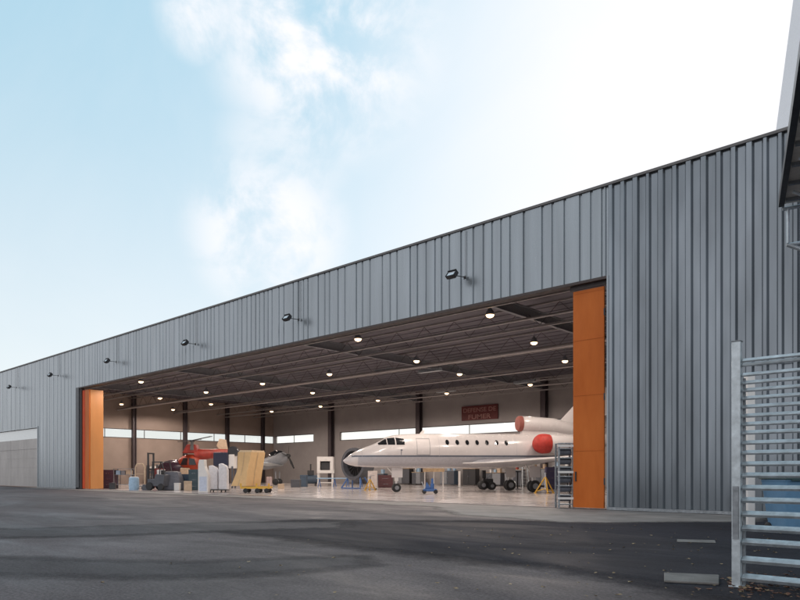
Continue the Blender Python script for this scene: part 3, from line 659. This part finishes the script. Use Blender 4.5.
# ---- cardboard box on yellow dolly
def dolly(px, py, w, dp, label, rz=0):
    p, r, d = place(px, py, rz); t = thing('dolly', label, 'dolly', p, r)
    b = MB()
    for y in (0, dp): b.box(-w/2, y-.05, .27, w/2, y+.05, .42)
    for i in range(6): x = -w/2+.05+(w-.1)*i/5; b.box(x-.05, .05, .29, x+.05, dp-.05, .40)
    for x in (-w/2+.05, 0.1, w/2-.05): b.box(x-.05,-.05,.42,x+.05,.0,.62)
    b.build('frame', M['yellow'], t)
    for x in (-w/2+.35, .15, w/2-.2):
        for y in (-.04, dp): b = MB(); b.lathe([(-.05,.12),(-.04,.15),(.04,.15),(.05,.12)], (x,y,.15), (0,1,0), 16); b.build('wheel', M['black'], t, True)
    return t, p, r, d
t, p, r, d = dolly(255, 493.2, 1.9, .9, 'yellow steel dolly on black wheels under the tall cardboard box')
k = d/F
M1 = Matrix.Translation((p.x, p.y, .46)) @ Matrix.Rotation(r, 4, 'Z')
tb = thing('cardboard_box', 'tall tan cardboard box, wider at its foot, standing on the yellow dolly', 'box', M1.translation, r)
def ring_(l, m_, r_, z): return [Vector((l*k,.10,z*k)), Vector((m_*k,-.10,z*k)), Vector((r_*k,1.05,z*k)), Vector(((l+r_-m_)*k,1.25,z*k))]
lv = [ring_(-24.5,-9,2,0), ring_(-18.5,-7.6,4,15), ring_(-18,-6.5,4.8,19), ring_(-17.5,-3.5,7,34)]
b = MB(); b.loft(lv); b.build('carton', M['card'], tb, bevel=.012)
for (i, j) in ((0,1),(1,2)):
    b = MB(); n = (lv[0][j]-lv[0][i]).cross(Vector((0,0,1))).normalized()*.012
    for q0, q1 in zip(lv, lv[1:]): b.face([q0[i]+(q0[j]-q0[i])*.47+n, q0[i]+(q0[j]-q0[i])*.53+n, q1[i]+(q1[j]-q1[i])*.53+n, q1[i]+(q1[j]-q1[i])*.47+n])
    b.build('tape', mat('brown_tape', (.52,.36,.2), .4), tb)
c_ = sum(lv[3], Vector())/4; b = MB(); b.loft([[v+(c_-v)*.05+Vector((0,0,.004)) for v in lv[3]], [v+(c_-v)*.12+Vector((.03,0,.12)) for v in lv[3]]]); b.build('lid', mat('pale_card', (.66,.5,.32), .8), tb)
p2, r2, d2 = place(268, 492.6); tw = thing('parcel', 'small pinkish wrapped parcel on the dolly right of the cardboard box', 'parcel', (p2.x, p2.y, .43), r2)
b = MB(); b.box(-.16,.2,0,.16,.6,.62); b.build('wrapping', mat('pink_wrap', (.55,.42,.4), .6), tw, bevel=.04)
b = MB(); b.box(-.165,.38,.0,.165,.42,.625); b.build('strap', M['blackp'], tw)

# ---- grey propeller aircraft
p, r, d = place(276, 485.6); t = thing('propeller_aircraft', 'small grey propeller aircraft with dark blades, nose up behind the cardboard box', 'aircraft', p, r)
k = d/F
b = MB()
ax = Vector((13, -3.5, 4.4)).normalized(); a0 = Vector((-30*k,2.2,16*k))
b.loft([[a0+ax*s*k + (Vector((0,1,0))*math.cos(2*math.pi*i/16)+ax.cross(Vector((0,1,0)))*math.sin(2*math.pi*i/16))*rr*k for i in range(16)] for (s, rr) in ((0,1.5),(8,3),(18,6),(28,7.2),(36,6.8),(41,5.2),(43,3.0))])
fb = b.build('fuselage', M['greyp'], t, True)
hub = a0+ax*44*k
b = MB(); b.lathe([(-.3,.30),(0,.26),(.25,.12),(.3,.03)], hub, ax, 16); b.build('spinner', M['blackp'], t, True)
q = ax.to_track_quat('Z', 'Y')
for an in (50, 170, 290):
    v = q @ Vector((math.cos(R(an)), math.sin(R(an)), 0)); w_ = ax.cross(v)*.11+ax*.06
    b = MB(); b.prism([hub+v*.1-w_*.5, hub+v*.1+w_*.5, hub+v*.8+w_*1.1, hub+v*1.45+w_*.6, hub+v*1.45-w_*.6, hub+v*.8-w_*1.1], ax*.03); b.build('propeller_blade', M['blackp'], t)
for sd in (-1, 1):
    c0 = a0+ax*26*k+Vector((0,0,-4*k)); b = MB()
    b.loft([[c0+Vector((x-.9, sd*y, z0+z)) for (x, z) in airfoil(c_, .13)] for (y, c_, z0) in ((.2,2.0,0),(3.4 if sd < 0 else 4.5,1.3,.25))]); b.build('wing', M['galv'] if sd < 0 else M['greyp'], t, True)
for y in (.9, 3.0):
    b = MB(); b.bar((-2*k,y,.35), (-2*k,y,14*k), .07); lg = b.build('landing_leg', M['greyp'], t)
    b = MB(); b.lathe([(-.1,.28),(-.06,.34),(.06,.34),(.1,.28)], (-2*k,y,.35), (0,1,0), 18); b.build('wheel', M['black'], lg, True)
b = MB(); b.prism([a0+Vector((0,0,2*k)), a0+Vector((5*k,0,3*k)), a0+Vector((2*k,0,12*k)), a0+Vector((-2*k,0,12*k))], (0,.1,0)); b.build('tail_fin', M['greyp'], t)
b = MB(); b.lathe([(0,.1),(.3,.5),(.9,.55),(1.5,.3),(1.7,.05)], a0+ax*22*k+Vector((0,0,5*k)), ax, 14); b.build('canopy', M['glass_dark'], t, True)

# ---- white box unit, dark round cowling
p, r, d = place(325, 486.3); t = thing('test_cabin', 'white equipment cabin with a dark square opening on legs, left of the jet nose', 'cabin', p, r); k = d/F
b = MB(); b.box(-8*k,0,13*k,-5*k,1.3,29.5*k); b.box(5*k,0,13*k,8*k,1.3,29.5*k); b.box(-5*k,0,25*k,5*k,1.3,29.5*k); b.box(-5*k,0,13*k,5*k,1.3,16*k); b.box(-5*k,1.2,16*k,5*k,1.3,25*k)
b.build('housing', M['white'], t)
b = MB(); b.box(-4.8*k,.3,16.2*k,4.8*k,1.1,24*k); b.build('equipment', M['blackp'], t, bevel=.05)
b = MB()
for x in (-7*k,7*k):
    for y in (.15,1.1): b.box(x-.06,y-.06,0,x+.06,y+.06,13*k)
b.box(-8*k,.1,3*k,8*k,1.1,4*k); b.build('stand', M['white'], t)
p, r, d = place(349, 489, -40); t = thing('round_cowling', 'large black round engine cowling on a stand behind the nose of the jet', 'engine cowling', p, r); k = d/F
b = MB(); zc = 25*k; n = 36; R0 = 16.5*k; R1 = 13.2*k
prof = [(0,R1),(0,R0*.97),(.12,R0),(1.3,R0*.94),(1.4,R0*.8),(1.38,R1*.8),(.5,R1*.95)]
rings = [[Vector((rr*math.cos(2*math.pi*i/n), .4+h, zc+rr*math.sin(2*math.pi*i/n))) for i in range(n)] for (h, rr) in prof]
rings.append(rings[0]); b.loft(rings, False); cw = b.build('ring', M['dkgrey'], t, True)
b = MB(); b.lathe([(0,R1*.97),(.05,R1*.97)], (0,.9,zc), (0,1,0), 36); b.lathe([(-.4,.05),(-.1,.25),(0,.3)], (0,.9,zc), (0,1,0), 16)
for i in range(18):
    a = 2*math.pi*i/18; m = Matrix.Translation((0,.82,zc)) @ Matrix.Rotation(a, 4, 'Y') @ Matrix.Rotation(R(35), 4, 'Z'); b.box(-.07,-.01,.25,.07,.01,R1*.93, m)
b.build('fan', M['blackp'], t)
b = MB(); b.path([(-R0*.8,.2,.05),(-R0*.5,.6,zc-R0*.8)], .06); b.path([(R0*.8,.2,.05),(R0*.5,.6,zc-R0*.8)], .06); b.path([(-R0*.8,1.5,.05),(-R0*.5,1.1,zc-R0*.8)], .06); b.path([(R0*.8,1.5,.05),(R0*.5,1.1,zc-R0*.8)], .06); b.bar((-R0*.8,.2,.05),(R0*.8,.2,.05),.05); b.build('stand', M['blue'], t)
p, r, d = place(310, 485.9); t = thing('compressor', 'dark blue grey rounded compressor on the floor left of the white equipment cabin', 'compressor', p, r)
b = MB(); b.lathe([(-.8,.2),(-.7,.45),(.7,.45),(.8,.2)], (0,.5,.65), (1,0,0), 18); b.build('tank', M['bluegrey'], t, True)
b = MB(); b.box(-.3,.25,1.1,.35,.75,1.55); b.bar((0,.5,1.55),(0,.5,2.2),.08); b.build('pump', M['blackp'], t, bevel=.04)
b = MB()
for x in (-.5,.5): b.box(x-.06,.15,0,x+.06,.85,.3)
b.build('foot', M['blackp'], t)
# low blue trestle + white equipment under the nose
p, r, d = place(341, 487.3); t = thing('trestle', 'low blue and pale trestle bench under the round black cowling', 'trestle', p, r)
b = MB(); b.box(-2.2,0,.75,2.0,.6,.85); b.build('top', M['ltblue'], t)
for x in (-2.0,-.6,.6,1.8): b = MB(); b.bar((x-.1,.05,0),(x,.3,.75),.04); b.bar((x+.1,.55,0),(x,.3,.75),.04); b.build('leg', M['blue'], t)
t = cabinet('service_trolley', 'pinkish white service trolley under the jet nose beside the yellow jack', 372.5, 490.0, .72, 1.45, .6, mat('pinkish_white_paint', (.62,.55,.52), .4), 2, wheels=True, cat='trolley')
t = cabinet('waste_cabinet', 'dark wine red cabinet behind the jet nose wheel', 385.5, 487.8, 1.3, 1.1, .6, mat('wine_paint', (.09,.03,.035), .5), 2)
# blue jack and platform stand
p, r, d = place(430, 494.2); t = thing('wheeled_jack', 'blue wheeled hydraulic jack in front of the jet, under the wooden platform', 'jack', p, r)
b = MB(); b.box(-.42,-.1,.16,.42,.5,.30); b.prism([(-.3,.1,.3),(.1,.1,.3),(-.2,.1,.75)], (0,.15,0)); b.build('base', M['blue'], t, bevel=.02)
b = MB(); b.lathe([(.3,.12),(.62,.12),(.64,.07),(.95,.07)], (.15,.2,0), (0,0,1), 14); b.build('cylinder', M['blue'], t, True)
b = MB(); b.bar((-.3,.2,.3),(-.5,.2,.75),.025); b.build('lever', M['galv'], t)
for x in (-.35,.35):
    for y in (-.05,.45): b = MB(); b.lathe([(-.05,.13),(.05,.13)], (x,y,.14), (0,1,0), 14); b.build('wheel', M['black'], t)
p, r, d = place(434, 490.5); t = thing('work_platform', 'pale wooden topped work platform on thin white posts under the jet belly', 'platform', p, r); k = d/F
b = MB(); b.box(-10.5*k,0,18.5*k,10.5*k,.9,22*k); b.build('deck', M['wood'], t, bevel=.01)
for x in (-9*k,0,9.5*k):
    for y in (.05,.85): b = MB(); b.bar((x,y,0),(x,y,18.5*k),.03); b.build('leg', M['white'], t)
p, r, d = place(459.5, 487.8); t = thing('white_post', 'slim white support post standing alone under the jet wing root', 'post', p, r)
b = MB(); b.box(-.09,0,.03,.09,.18,1.45); b.build('shaft', M['white'], t); b = MB(); b.box(-.22,-.1,0,.22,.28,.03); b.build('foot', M['greyp'], t)
# black wheeled tug under the wing
p, r, d = place(487.5, 490.0); t = thing('towing_tug', 'black wheeled towing tug under the wing, left of the main wheels', 'tug', p, r)
b = MB(); b.box(-.35,.0,.3,.45,.8,.85); b.box(-.4,.1,.85,-.1,.7,1.5); b.build('body', M['blackp'], t, bevel=.06)
b = MB(); b.bar((.0,.3,.85),(.5,.2,1.6),.035); b.bar((.3,.2,1.6),(.6,.2,1.6),.03); b.build('tow_handle', M['galv'], t)
for (x, rr) in ((-.3,.36),(.35,.3)):
    for y in (-.08,.88): b = MB(); b.lathe([(-.1,rr*.85),(-.06,rr),(.06,rr),(.1,rr*.85)], (x,y,rr), (0,1,0), 18); w_ = b.build('wheel', M['black'], t, True); b = MB(); b.lathe([(-.105,rr*.2),(-.102,rr*.45),(.102,rr*.45),(.105,rr*.2)], (x,y,rr), (0,1,0), 12); b.build('rim', M['greyp'], w_)
# hoses / dark stands near the main gear
for (px, h, lab) in ((508, 1.25, 'slim dark stand with a round base between the tug and the main wheels'), (517.5, 1.35, 'dark stand with a pale clamp just left of the main wheels')):
    p, r, d = place(px, 489.5); t = thing('support_stand', lab, 'stand', p, r)
    b = MB(); b.bar((0,0,.05),(0,0,h),.06); b.box(-.25,-.1,h,.25,.1,h+.08); b.build('post', M['blackp'], t)
    b = MB(); b.lathe([(0,.3),(.05,.26)], (0,0,0)); b.build('base', M['greyp'], t)
p, r, d = place(526, 488.4); t = thing('step_ladder', 'folding aluminium step ladder behind the main wheels of the jet', 'ladder', p, r)
b = MB()
b.bar((-.2,.5,1.9),(.2,.5,1.9),.03)
for x in (-.28,.28): b.bar((x,0,0),(x*.7,.5,1.9),.035); b.bar((x,1.0,0),(x*.7,.5,1.9),.03)
b.build('frame', M['galv'], t)
for i in range(6): z = .25+.28*i; y = .5*z/1.9; b = MB(); b.box(-.26,y-.06,z,.26,y+.08,z+.03); b.build('tread', M['galv'], t)
cabinet('parts_crate', 'dark violet crate behind the yellow jack near the orange door', 552, 489.5, .9, 1.75, .6, mat('violet_paint', (.05,.045,.10), .5), 3)

# ---- row of benches and cabinets along the back wall
rowdef = [(352,'dkgrey',2.4,1.5),(378,'bluegrey',1.8,1.2),(402,'blackp',2.2,1.75),(416,'greyp',1.2,1.35),(447,'bluegrey',1.9,1.5),(469,'blackp',1.6,1.7),(492,'dkgrey',2.0,1.3),(513,'greyp',1.9,1.6),(541,'dkgrey',2.2,1.7),(560,'blackp',1.5,1.9)]
near = ['behind the round black cowling','behind the service trolley','behind the jet nose wheel','just right of the jet nose wheel','between the platform legs and the white post','right of the white post','behind the black tug','behind the slim dark stands','behind the main wheels','behind the grey storage rack']
rnd = random.Random(4)
for (px, mk, w, h), nm in zip(rowdef, near):
    u = (px-CX)/F; d = (YB-1.6)/(sy_*u+cy_); p = cam(u*d, d, .014)
    t = thing('storage_cabinet', '%s storage cabinet against the back wall, %s' % ({'dkgrey':'dark grey','bluegrey':'blue grey','blackp':'black','greyp':'mid grey'}[mk], nm), 'cabinet', p, 0, 'cabinets along the back wall')
    b = MB(); b.box(-w/2,0,.1,w/2,.7,h); b.build('body', M[mk], t, bevel=.02)
    for i in range(2): b = MB(); b.box(-w/2+.04+i*(w/2),-.02,.15,-.03+i*w/2,-.003,h-.06); dd = b.build('door', M[rnd.choice(['greyp','dkgrey',mk])], t); b = MB(); b.bar((-.1+i*.2,-.05,h*.5),(-.1+i*.2,-.05,h*.6),.015,6); b.build('handle', M['metal'], dd)
    b = MB(); b.box(-w/2-.03,-.04,h,w/2+.03,.72,h+.04); b.build('worktop', M[rnd.choice(['galv','wood','greyp'])], t)
    for i in range(rnd.randint(1, 3)):
        x = rnd.uniform(-w/2+.2, w/2-.2); s_ = rnd.uniform(.18,.4); hh = rnd.uniform(.15,.5)
        q = p + Vector((x, .35, h+.04))
        cl, cn = rnd.choice([('white','white'),('ltblue','pale blue'),('tan','tan'),('redp','red'),('greyp','grey'),('blackp','black')])
        tt = thing('parts_box', 'small %s parts box on the cabinet %s' % (cn, nm), 'box', q, 0, 'small boxes on the cabinets')
        b = MB(); b.box(-s_/2,-.15,0,s_/2,.15,hh); b.build('body', M[cl], tt, bevel=.01); b = MB(); b.box(-s_/2-.01,-.16,hh,s_/2+.01,.16,hh+.02); b.build('lid', M[cl], tt)
# shelving along the left wall
for i, (y, h, w, nm) in enumerate([(27.5,1.9,2.6,'nearest the left orange door'),(32.8,1.5,2.0,'second from the left orange door'),(38.5,2.2,2.6,'third from the left orange door'),(45.5,1.8,2.6,'behind the red helicopter'),(51.2,2.1,2.2,'behind the grey propeller aircraft')]):
    t = thing('wall_shelf', 'dark open shelving with mixed boxes along the left wall, ' + nm, 'shelving', (X0+1.7, y, .014), R(90), 'shelving along the left wall')
    b = MB()
    for x in (-w/2,w/2):
        for yy in (0,.6): b.box(x-.03,yy-.03,0,x+.03,yy+.03,h)
    b.build('frame', M['steel_dark'], t)
    for j in range(4):
        z = h*(j+.3)/4; b = MB(); b.box(-w/2+.03,.0,z,w/2-.03,.6,z+.03); b.build('shelf', M['dkgrey'], t)
        x = -w/2+.1
        while x < w/2-.4:
            bw = rnd.uniform(.2,.5); b = MB(); b.box(x,.05,z+.03,x+bw,.5,z+.03+rnd.uniform(.12,h/4-.08)); b.build('storage_bin', M[rnd.choice(['greyp','bluegrey','tan','dkgrey','white','ltblue'])], t); x += bw+rnd.uniform(.03,.3)

# ------------------------------------------------------------ slatted gate on the right
gc = gp(737, 587); DG = EYE*F/(587-HY)
G = thing('slatted_gate', 'galvanised horizontal slat gate with a tall pale post at the right edge', 'gate', (gc.x, gc.y, 0), 0)
def gx(px): u = (px-CX)/F; return gc.y*(cy_*u-sy_)/(sy_*u+cy_) - gc.x
hp = EYE+(HY-342)*DG/F
b = MB(); b.box(-.046,-.045,.0,.046,.045,hp); b.box(-.075,-.065,0,.075,.065,.02); b.build('post', M['galv'], G, bevel=.006)
b = MB(); b.box(-.052,-.05,hp-.0,.052,.05,hp+.012); b.build('post_cap', M['galv_d'], G)
b = MB(); b.box(-.03,-.062,.55,.03,-.052,1.15); b.build('lock_plate', M['galv_d'], G)
ys = [360,364.5,374.5,382.5,390,398,406.6,415.6,424,432.5,442.6,452.5,463.8,475,487.6,500,513.8,528,541.7,559.7,577.5]
DL_ = EYE; xg1 = 3.4
for i, yy in enumerate(ys):
    d = DG-.05; z = EYE+(HY-yy)*d/F
    th = .0095 + .012*max(0, (yy-440)/140)
    b = MB(); m = Matrix.Translation((0,.03,z)) @ Matrix.Rotation(R(28), 4, 'X'); hw_ = .040+.008*max(0, (yy-440)/140); b.box(.05, -hw_, -th, xg1, hw_, th, m); b.build('slat', M['galv_s'], G, bevel=.002)
b = MB(); b.box(xg1-.1,.085,.02,xg1,.14,2.45); b.build('stile', M['galv'], G)
b = MB(); b.box(.048,.05,.02,.07,.09,2.38); b.build('hinge_stile', M['galv_d'], G)
# blue wheelie bin behind
d = 14.6; p = cam((791-CX)/F*d, d, 0)
pv, rv, dv = place(749.5, 530.5); pp = thing('square_post', 'pale square post standing in front of the grey wall behind the slatted gate', 'post', (pv.x, pv.y, 0), rv)
b = MB(); b.box(-.085,-.085,.02,.085,.085,3.5); b.build('shaft', M['white'], pp, bevel=.01); b = MB(); b.box(-.16,-.16,0,.16,.16,.02); b.build('base_plate', M['galv_d'], pp)
t = thing('wheelie_bin', 'blue wheeled rubbish bin with a dark lid behind the slatted gate', 'bin', p, YAW+R(8))
b = MB(); b.loft([[Vector((sx*w,sy*w2,z)) for sx, sy in ((-1,-1),(1,-1),(1,1),(-1,1))] for (z,w,w2) in ((.08,.34,.28),(.5,.38,.33),(1.1,.43,.40),(1.16,.45,.42))]); b.build('body', M['binblue'], t, bevel=.03)
b = MB(); b.loft([[Vector((sx*w,sy*w2,z)) for sx, sy in ((-1,-1),(1,-1),(1,1),(-1,1))] for (z,w,w2) in ((1.162,.47,.44),(1.21,.46,.43),(1.28,.36,.34))]); b.bar((-.35,-.46,1.14),(.35,-.46,1.14),.02); b.build('lid', M['bindark'], t, bevel=.02)
for x in (-.36,.36): b = MB(); b.lathe([(-.03,.08),(-.02,.1),(.02,.1),(.03,.08)], (x,.25,.10), (1,0,0), 16); b.build('wheel', M['black'], t, True)

# ------------------------------------------------------------ raised neighbouring canopy at the far right
dirv = cam((741-CX)/F, 1, 0).normalized(); rt = Vector((dirv.y, -dirv.x, 0)); up = Vector((0,0,1))
d1 = 8.0; P0 = at(778.5, d1, 205)
K = thing('canopy', 'raised canopy with dark gutter edge and beige ribbed underside at the upper right', 'canopy', (0,0,0))
Lc = 4.6
b = MB(); b.prism([P0+rt*.06, P0+rt*3.2, P0+rt*3.2-dirv*Lc, P0+rt*.06-dirv*Lc], up*.05); b.build('soffit', M['soffit'], K)
b = MB(); b.prism([P0-up*.03, P0+rt*.06-up*.03, P0+rt*.06+up*.10, P0+up*.10], -dirv*Lc); b.build('gutter', M['blackp'], K)
b = MB()
for i in range(9):
    q = P0-dirv*(.15+i*.5)-up*.035; b.prism([q+rt*.07, q+rt*3.1, q+rt*3.1-dirv*.05, q+rt*.07-dirv*.05], up*.034)
b.build('soffit_rib', M['galv_d'], K)
b = MB(); q = P0+rt*.04-up*.06; b.path([q, q+rt*1.2+up*.05], .022); q2 = P0+rt*.10-up*.06; b.path([q2, q2-up*.42], .018); q3 = q2-up*.44; b.path([q3-rt*.02, q3+rt*1.2+up*.06], .02)
b.path([q3+rt*.0, q3+rt*.15-up*.08, q3+rt*.4+up*.01], .025); b.build('bracket', M['galv'], K)
for i in range(3): b = MB(); q = P0+rt*.12-dirv*(.5+i*.9)-up*.05; b.path([q, q+rt*.7-up*.45, q+rt*1.3], .018); b.build('strut', M['galv'], K)
b = MB(); q = P0+rt*.225-dirv*.02; b.prism([q-up*.52, q+rt*.25-up*.50, q+rt*.25+up*.0, q-up*.0], -dirv*.12); b.build('wall_panel', M['lavender'], K)
b = MB(); 
for (a_, c_) in ((3.0,.2),(3.0,Lc-.2)): q = P0+rt*a_-dirv*c_; b.bar((q.x,q.y,0),(q.x,q.y,P0.z),.07)
b.build('support_post', M['galv'], K)

# pale tower behind
d = 75; c = at(827, d)
t = thing('tapered_tower', 'pale grey tapered tower rising behind the right end of the hangar roof', 'tower', (c.x, c.y, 0), YAW)
b = MB(); wb = 34*d/F; hb = EYE+(HY-130)*d/F; ht = EYE+(HY+40)*d/F
k1 = 34*d/F; k2 = 19*d/F
b.loft([[Vector((sx*w,sy*w,z)) for sx, sy in ((-1,-1),(1,-1),(1,1),(-1,1))] for (z, w) in ((0,k1+(k1-k2)*hb/(ht-hb)),(hb,k1),(ht,k2))]); b.build('shaft', M['render'], t)
b = MB(); b.box(-k2-.2,-k2-.2,ht,k2+.2,k2+.2,ht+.5); b.build('cap', M['render'], t)

# ------------------------------------------------------------ small ground things
def slab(label, pxs, h):
    pts = [gp(*q) for q in pxs]; c = sum(pts, Vector())/len(pts)
    b = MB(); b.prism([Vector((q.x, q.y, .006)) for q in pts], (0,0,h)); o = b.build('concrete_slab', M['concrete_old'], None, bevel=.01); tag(o, label, 'slab', 'flat slabs set in the dark asphalt'); return o
slab('pale concrete kerb slab lying in the dark asphalt left of the gate post', [(664,575),(719,577.5),(719,586),(664,583)], .03)
slab('thin grey concrete strip in the dark asphalt before the right wall', [(677,540),(715,541),(716,543.5),(677,542.5)], .012)

def leaves(name, m, n, region, seed, smin=.012, smax=.034):
    rnd = random.Random(seed); b = MB()
    for i in range(n):
        x, y = region(rnd); p = gp(x, y); s_ = rnd.uniform(smin, smax); a = rnd.uniform(0, 6.28)
        z = .012+rnd.uniform(0,.01); pts = []
        for k in range(6):
            t_ = a+k*math.pi/3; rr = s_*(1 if k % 3 else 1.5)*rnd.uniform(.7,1.1); pts.append((p.x+rr*math.cos(t_), p.y+rr*math.sin(t_)*.7, z+rnd.uniform(0,s_*.6)))
        c = b.bm.verts.new((p.x, p.y, z)); vs = [b.bm.verts.new(q) for q in pts]
        for k in range(6): b.bm.faces.new((c, vs[k], vs[(k+1)%6]))
    o = b.build(name, m); o['kind'] = 'stuff'; o['label'] = 'dry fallen leaves scattered on the asphalt'; o['category'] = 'leaves'
leaves('fallen_leaves', M['leaf'], 90, lambda r_: (r_.uniform(430,790), min(598, 526+abs(r_.gauss(0,1))*28)), 2)
leaves('fallen_leaves', M['leafr'], 170, lambda r_: (r_.gauss(762,24), min(599, max(560, r_.gauss(586,6)))), 3)
leaves('fallen_leaves', M['leaf'], 30, lambda r_: (r_.gauss(762,28), min(599, max(565, r_.gauss(587,6)))), 5)
leaves('fallen_leaves', M['leaf'], 50, lambda r_: (r_.uniform(100,700), r_.uniform(540,599)), 7, .012, .03)

# ------------------------------------------------------------ camera, light, sky
cd_ = bpy.data.cameras.new('camera'); co = bpy.data.objects.new('camera', cd_); COL.objects.link(co)
co.location = (0,0,EYE); co.rotation_euler = (R(90), 0, YAW)
cd_.sensor_width = 36; cd_.lens = F/800*36; cd_.shift_y = (HY-300)/800; cd_.clip_end = 6000; cd_.clip_start = .05
S.camera = co
EL = R(21); AZ = R(0)       # the sun stands behind the hangar
sd = bpy.data.lights.new('sun', 'SUN'); sd.energy = 3.0; sd.angle = R(.5); sd.color = (1,.90,.76)
so = bpy.data.objects.new('sun', sd); COL.objects.link(so)
dirn = Vector((math.sin(AZ)*math.cos(EL), math.cos(AZ)*math.cos(EL), math.sin(EL)))
so.rotation_euler = (-dirn).to_track_quat('-Z', 'Y').to_euler(); so.location = (0,30,40)

W = bpy.data.worlds.new('World'); S.world = W; W.use_nodes = True; nt = W.node_tree; N = nt.nodes; L = nt.links
bg = N['Background']; bg.inputs['Strength'].default_value = .12
sk = N.new('ShaderNodeTexSky'); sk.sky_type = 'NISHITA'; sk.sun_disc = False; sk.sun_elevation = EL; sk.sun_rotation = AZ
sk.air_density = 1.0; sk.dust_density = 1.2; sk.ozone_density = 1.0
tc = N.new('ShaderNodeTexCoord')
def math_(op, a, b=None, c=None):
    n = N.new('ShaderNodeMath'); n.operation = op
    for i, v in enumerate((a, b, c)):
        if v is None: continue
        if isinstance(v, (int, float)): n.inputs[i].default_value = v
        else: L.new(v, n.inputs[i])
    return n.outputs[0]
def dirpx(px, py): return cam((px-CX)/F, 1, (HY-py)/F).normalized()
def lobe(px, py, r0, r1):        # 1 inside the cone r0, 0 outside r1 (degrees)
    v = dirpx(px, py); n = N.new('ShaderNodeVectorMath'); n.operation = 'DOT_PRODUCT'; n.inputs[1].default_value = v
    L.new(tc.outputs['Generated'], n.inputs[0])
    r = N.new('ShaderNodeMapRange'); r.interpolation_type = 'SMOOTHSTEP'
    r.inputs['From Min'].default_value = math.cos(R(r1)); r.inputs['From Max'].default_value = math.cos(R(r0)); L.new(n.outputs['Value'], r.inputs['Value']); return r.outputs[0]
def nz(scale, det, dist, lo, hi, off=(0,0,0), st=(1,1,1)):
    mp = N.new('ShaderNodeMapping'); mp.inputs['Location'].default_value = off; mp.inputs['Scale'].default_value = st; L.new(tc.outputs['Generated'], mp.inputs['Vector'])
    n = N.new('ShaderNodeTexNoise'); n.inputs['Scale'].default_value = scale; n.inputs['Detail'].default_value = det; n.inputs['Roughness'].default_value = .6; n.inputs['Distortion'].default_value = dist
    L.new(mp.outputs[0], n.inputs['Vector'])
    r = N.new('ShaderNodeMapRange'); r.interpolation_type = 'SMOOTHSTEP'; r.inputs['From Min'].default_value = lo; r.inputs['From Max'].default_value = hi; L.new(n.outputs['Fac'], r.inputs['Value']); return r.outputs[0]
# cumulus wisps: upper middle and lower middle, small one at the upper left
m1 = math_('MAXIMUM', lobe(325, 35, 2, 10), math_('MAXIMUM', math_('MULTIPLY', lobe(268, 232, 1, 7.5), .9), math_('MULTIPLY', lobe(200, 15, .3, 3.5), .8)))
m1 = math_('MAXIMUM', m1, math_('MULTIPLY', lobe(285, 150, 1, 6), .5))
cl = math_('MULTIPLY', m1, nz(9, 13, .3, .36, .64, (3.1,.4,.2), (1,1,1.1)))
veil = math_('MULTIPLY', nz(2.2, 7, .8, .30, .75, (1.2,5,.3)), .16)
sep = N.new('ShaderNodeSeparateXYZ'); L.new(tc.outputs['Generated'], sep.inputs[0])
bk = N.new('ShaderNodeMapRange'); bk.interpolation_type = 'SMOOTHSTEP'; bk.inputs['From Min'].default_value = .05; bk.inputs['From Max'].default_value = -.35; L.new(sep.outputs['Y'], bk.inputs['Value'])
added_bank = math_('MULTIPLY', bk.outputs[0], nz(3, 6, .4, .1, .6, (2,7,1)))  # unseen white cloud behind the camera, added to brighten and neutralise the facade
glare = math_('ADD', math_('MULTIPLY', lobe(850, 170, 2, 41), .95), math_('MULTIPLY', added_bank, .95)); glare = math_('ADD', glare, veil)
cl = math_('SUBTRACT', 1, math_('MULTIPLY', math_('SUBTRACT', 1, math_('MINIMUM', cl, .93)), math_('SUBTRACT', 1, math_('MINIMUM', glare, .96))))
sx = N.new('ShaderNodeSeparateXYZ'); L.new(tc.outputs['Generated'], sx.inputs[0])
er = N.new('ShaderNodeMapRange'); er.interpolation_type = 'SMOOTHSTEP'; er.inputs['From Min'].default_value = 0; er.inputs['From Max'].default_value = .66; L.new(sx.outputs['Z'], er.inputs['Value'])
pc = N.new('ShaderNodeMix'); pc.data_type = 'RGBA'; L.new(er.outputs[0], pc.inputs['Factor']); pc.inputs['A'].default_value = (4.95,5.15,5.2,1); pc.inputs['B'].default_value = (2.4,3.95,4.75,1)
b0 = N.new('ShaderNodeMix'); b0.data_type = 'RGBA'; b0.inputs['Factor'].default_value = .82; L.new(sk.outputs[0], b0.inputs['A']); L.new(pc.outputs['Result'], b0.inputs['B'])
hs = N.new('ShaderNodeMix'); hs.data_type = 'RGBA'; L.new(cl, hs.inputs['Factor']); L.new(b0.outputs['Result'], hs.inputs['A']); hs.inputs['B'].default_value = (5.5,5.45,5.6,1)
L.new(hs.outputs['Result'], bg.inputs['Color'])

S.render.engine = 'CYCLES'
S.view_settings.view_transform = 'Standard'; S.view_settings.look = 'None'; S.view_settings.gamma = 1; S.view_settings.use_curve_mapping = False
S.view_settings.exposure = .66
S.cycles.max_bounces = 8; S.cycles.diffuse_bounces = 4; S.cycles.transparent_max_bounces = 12
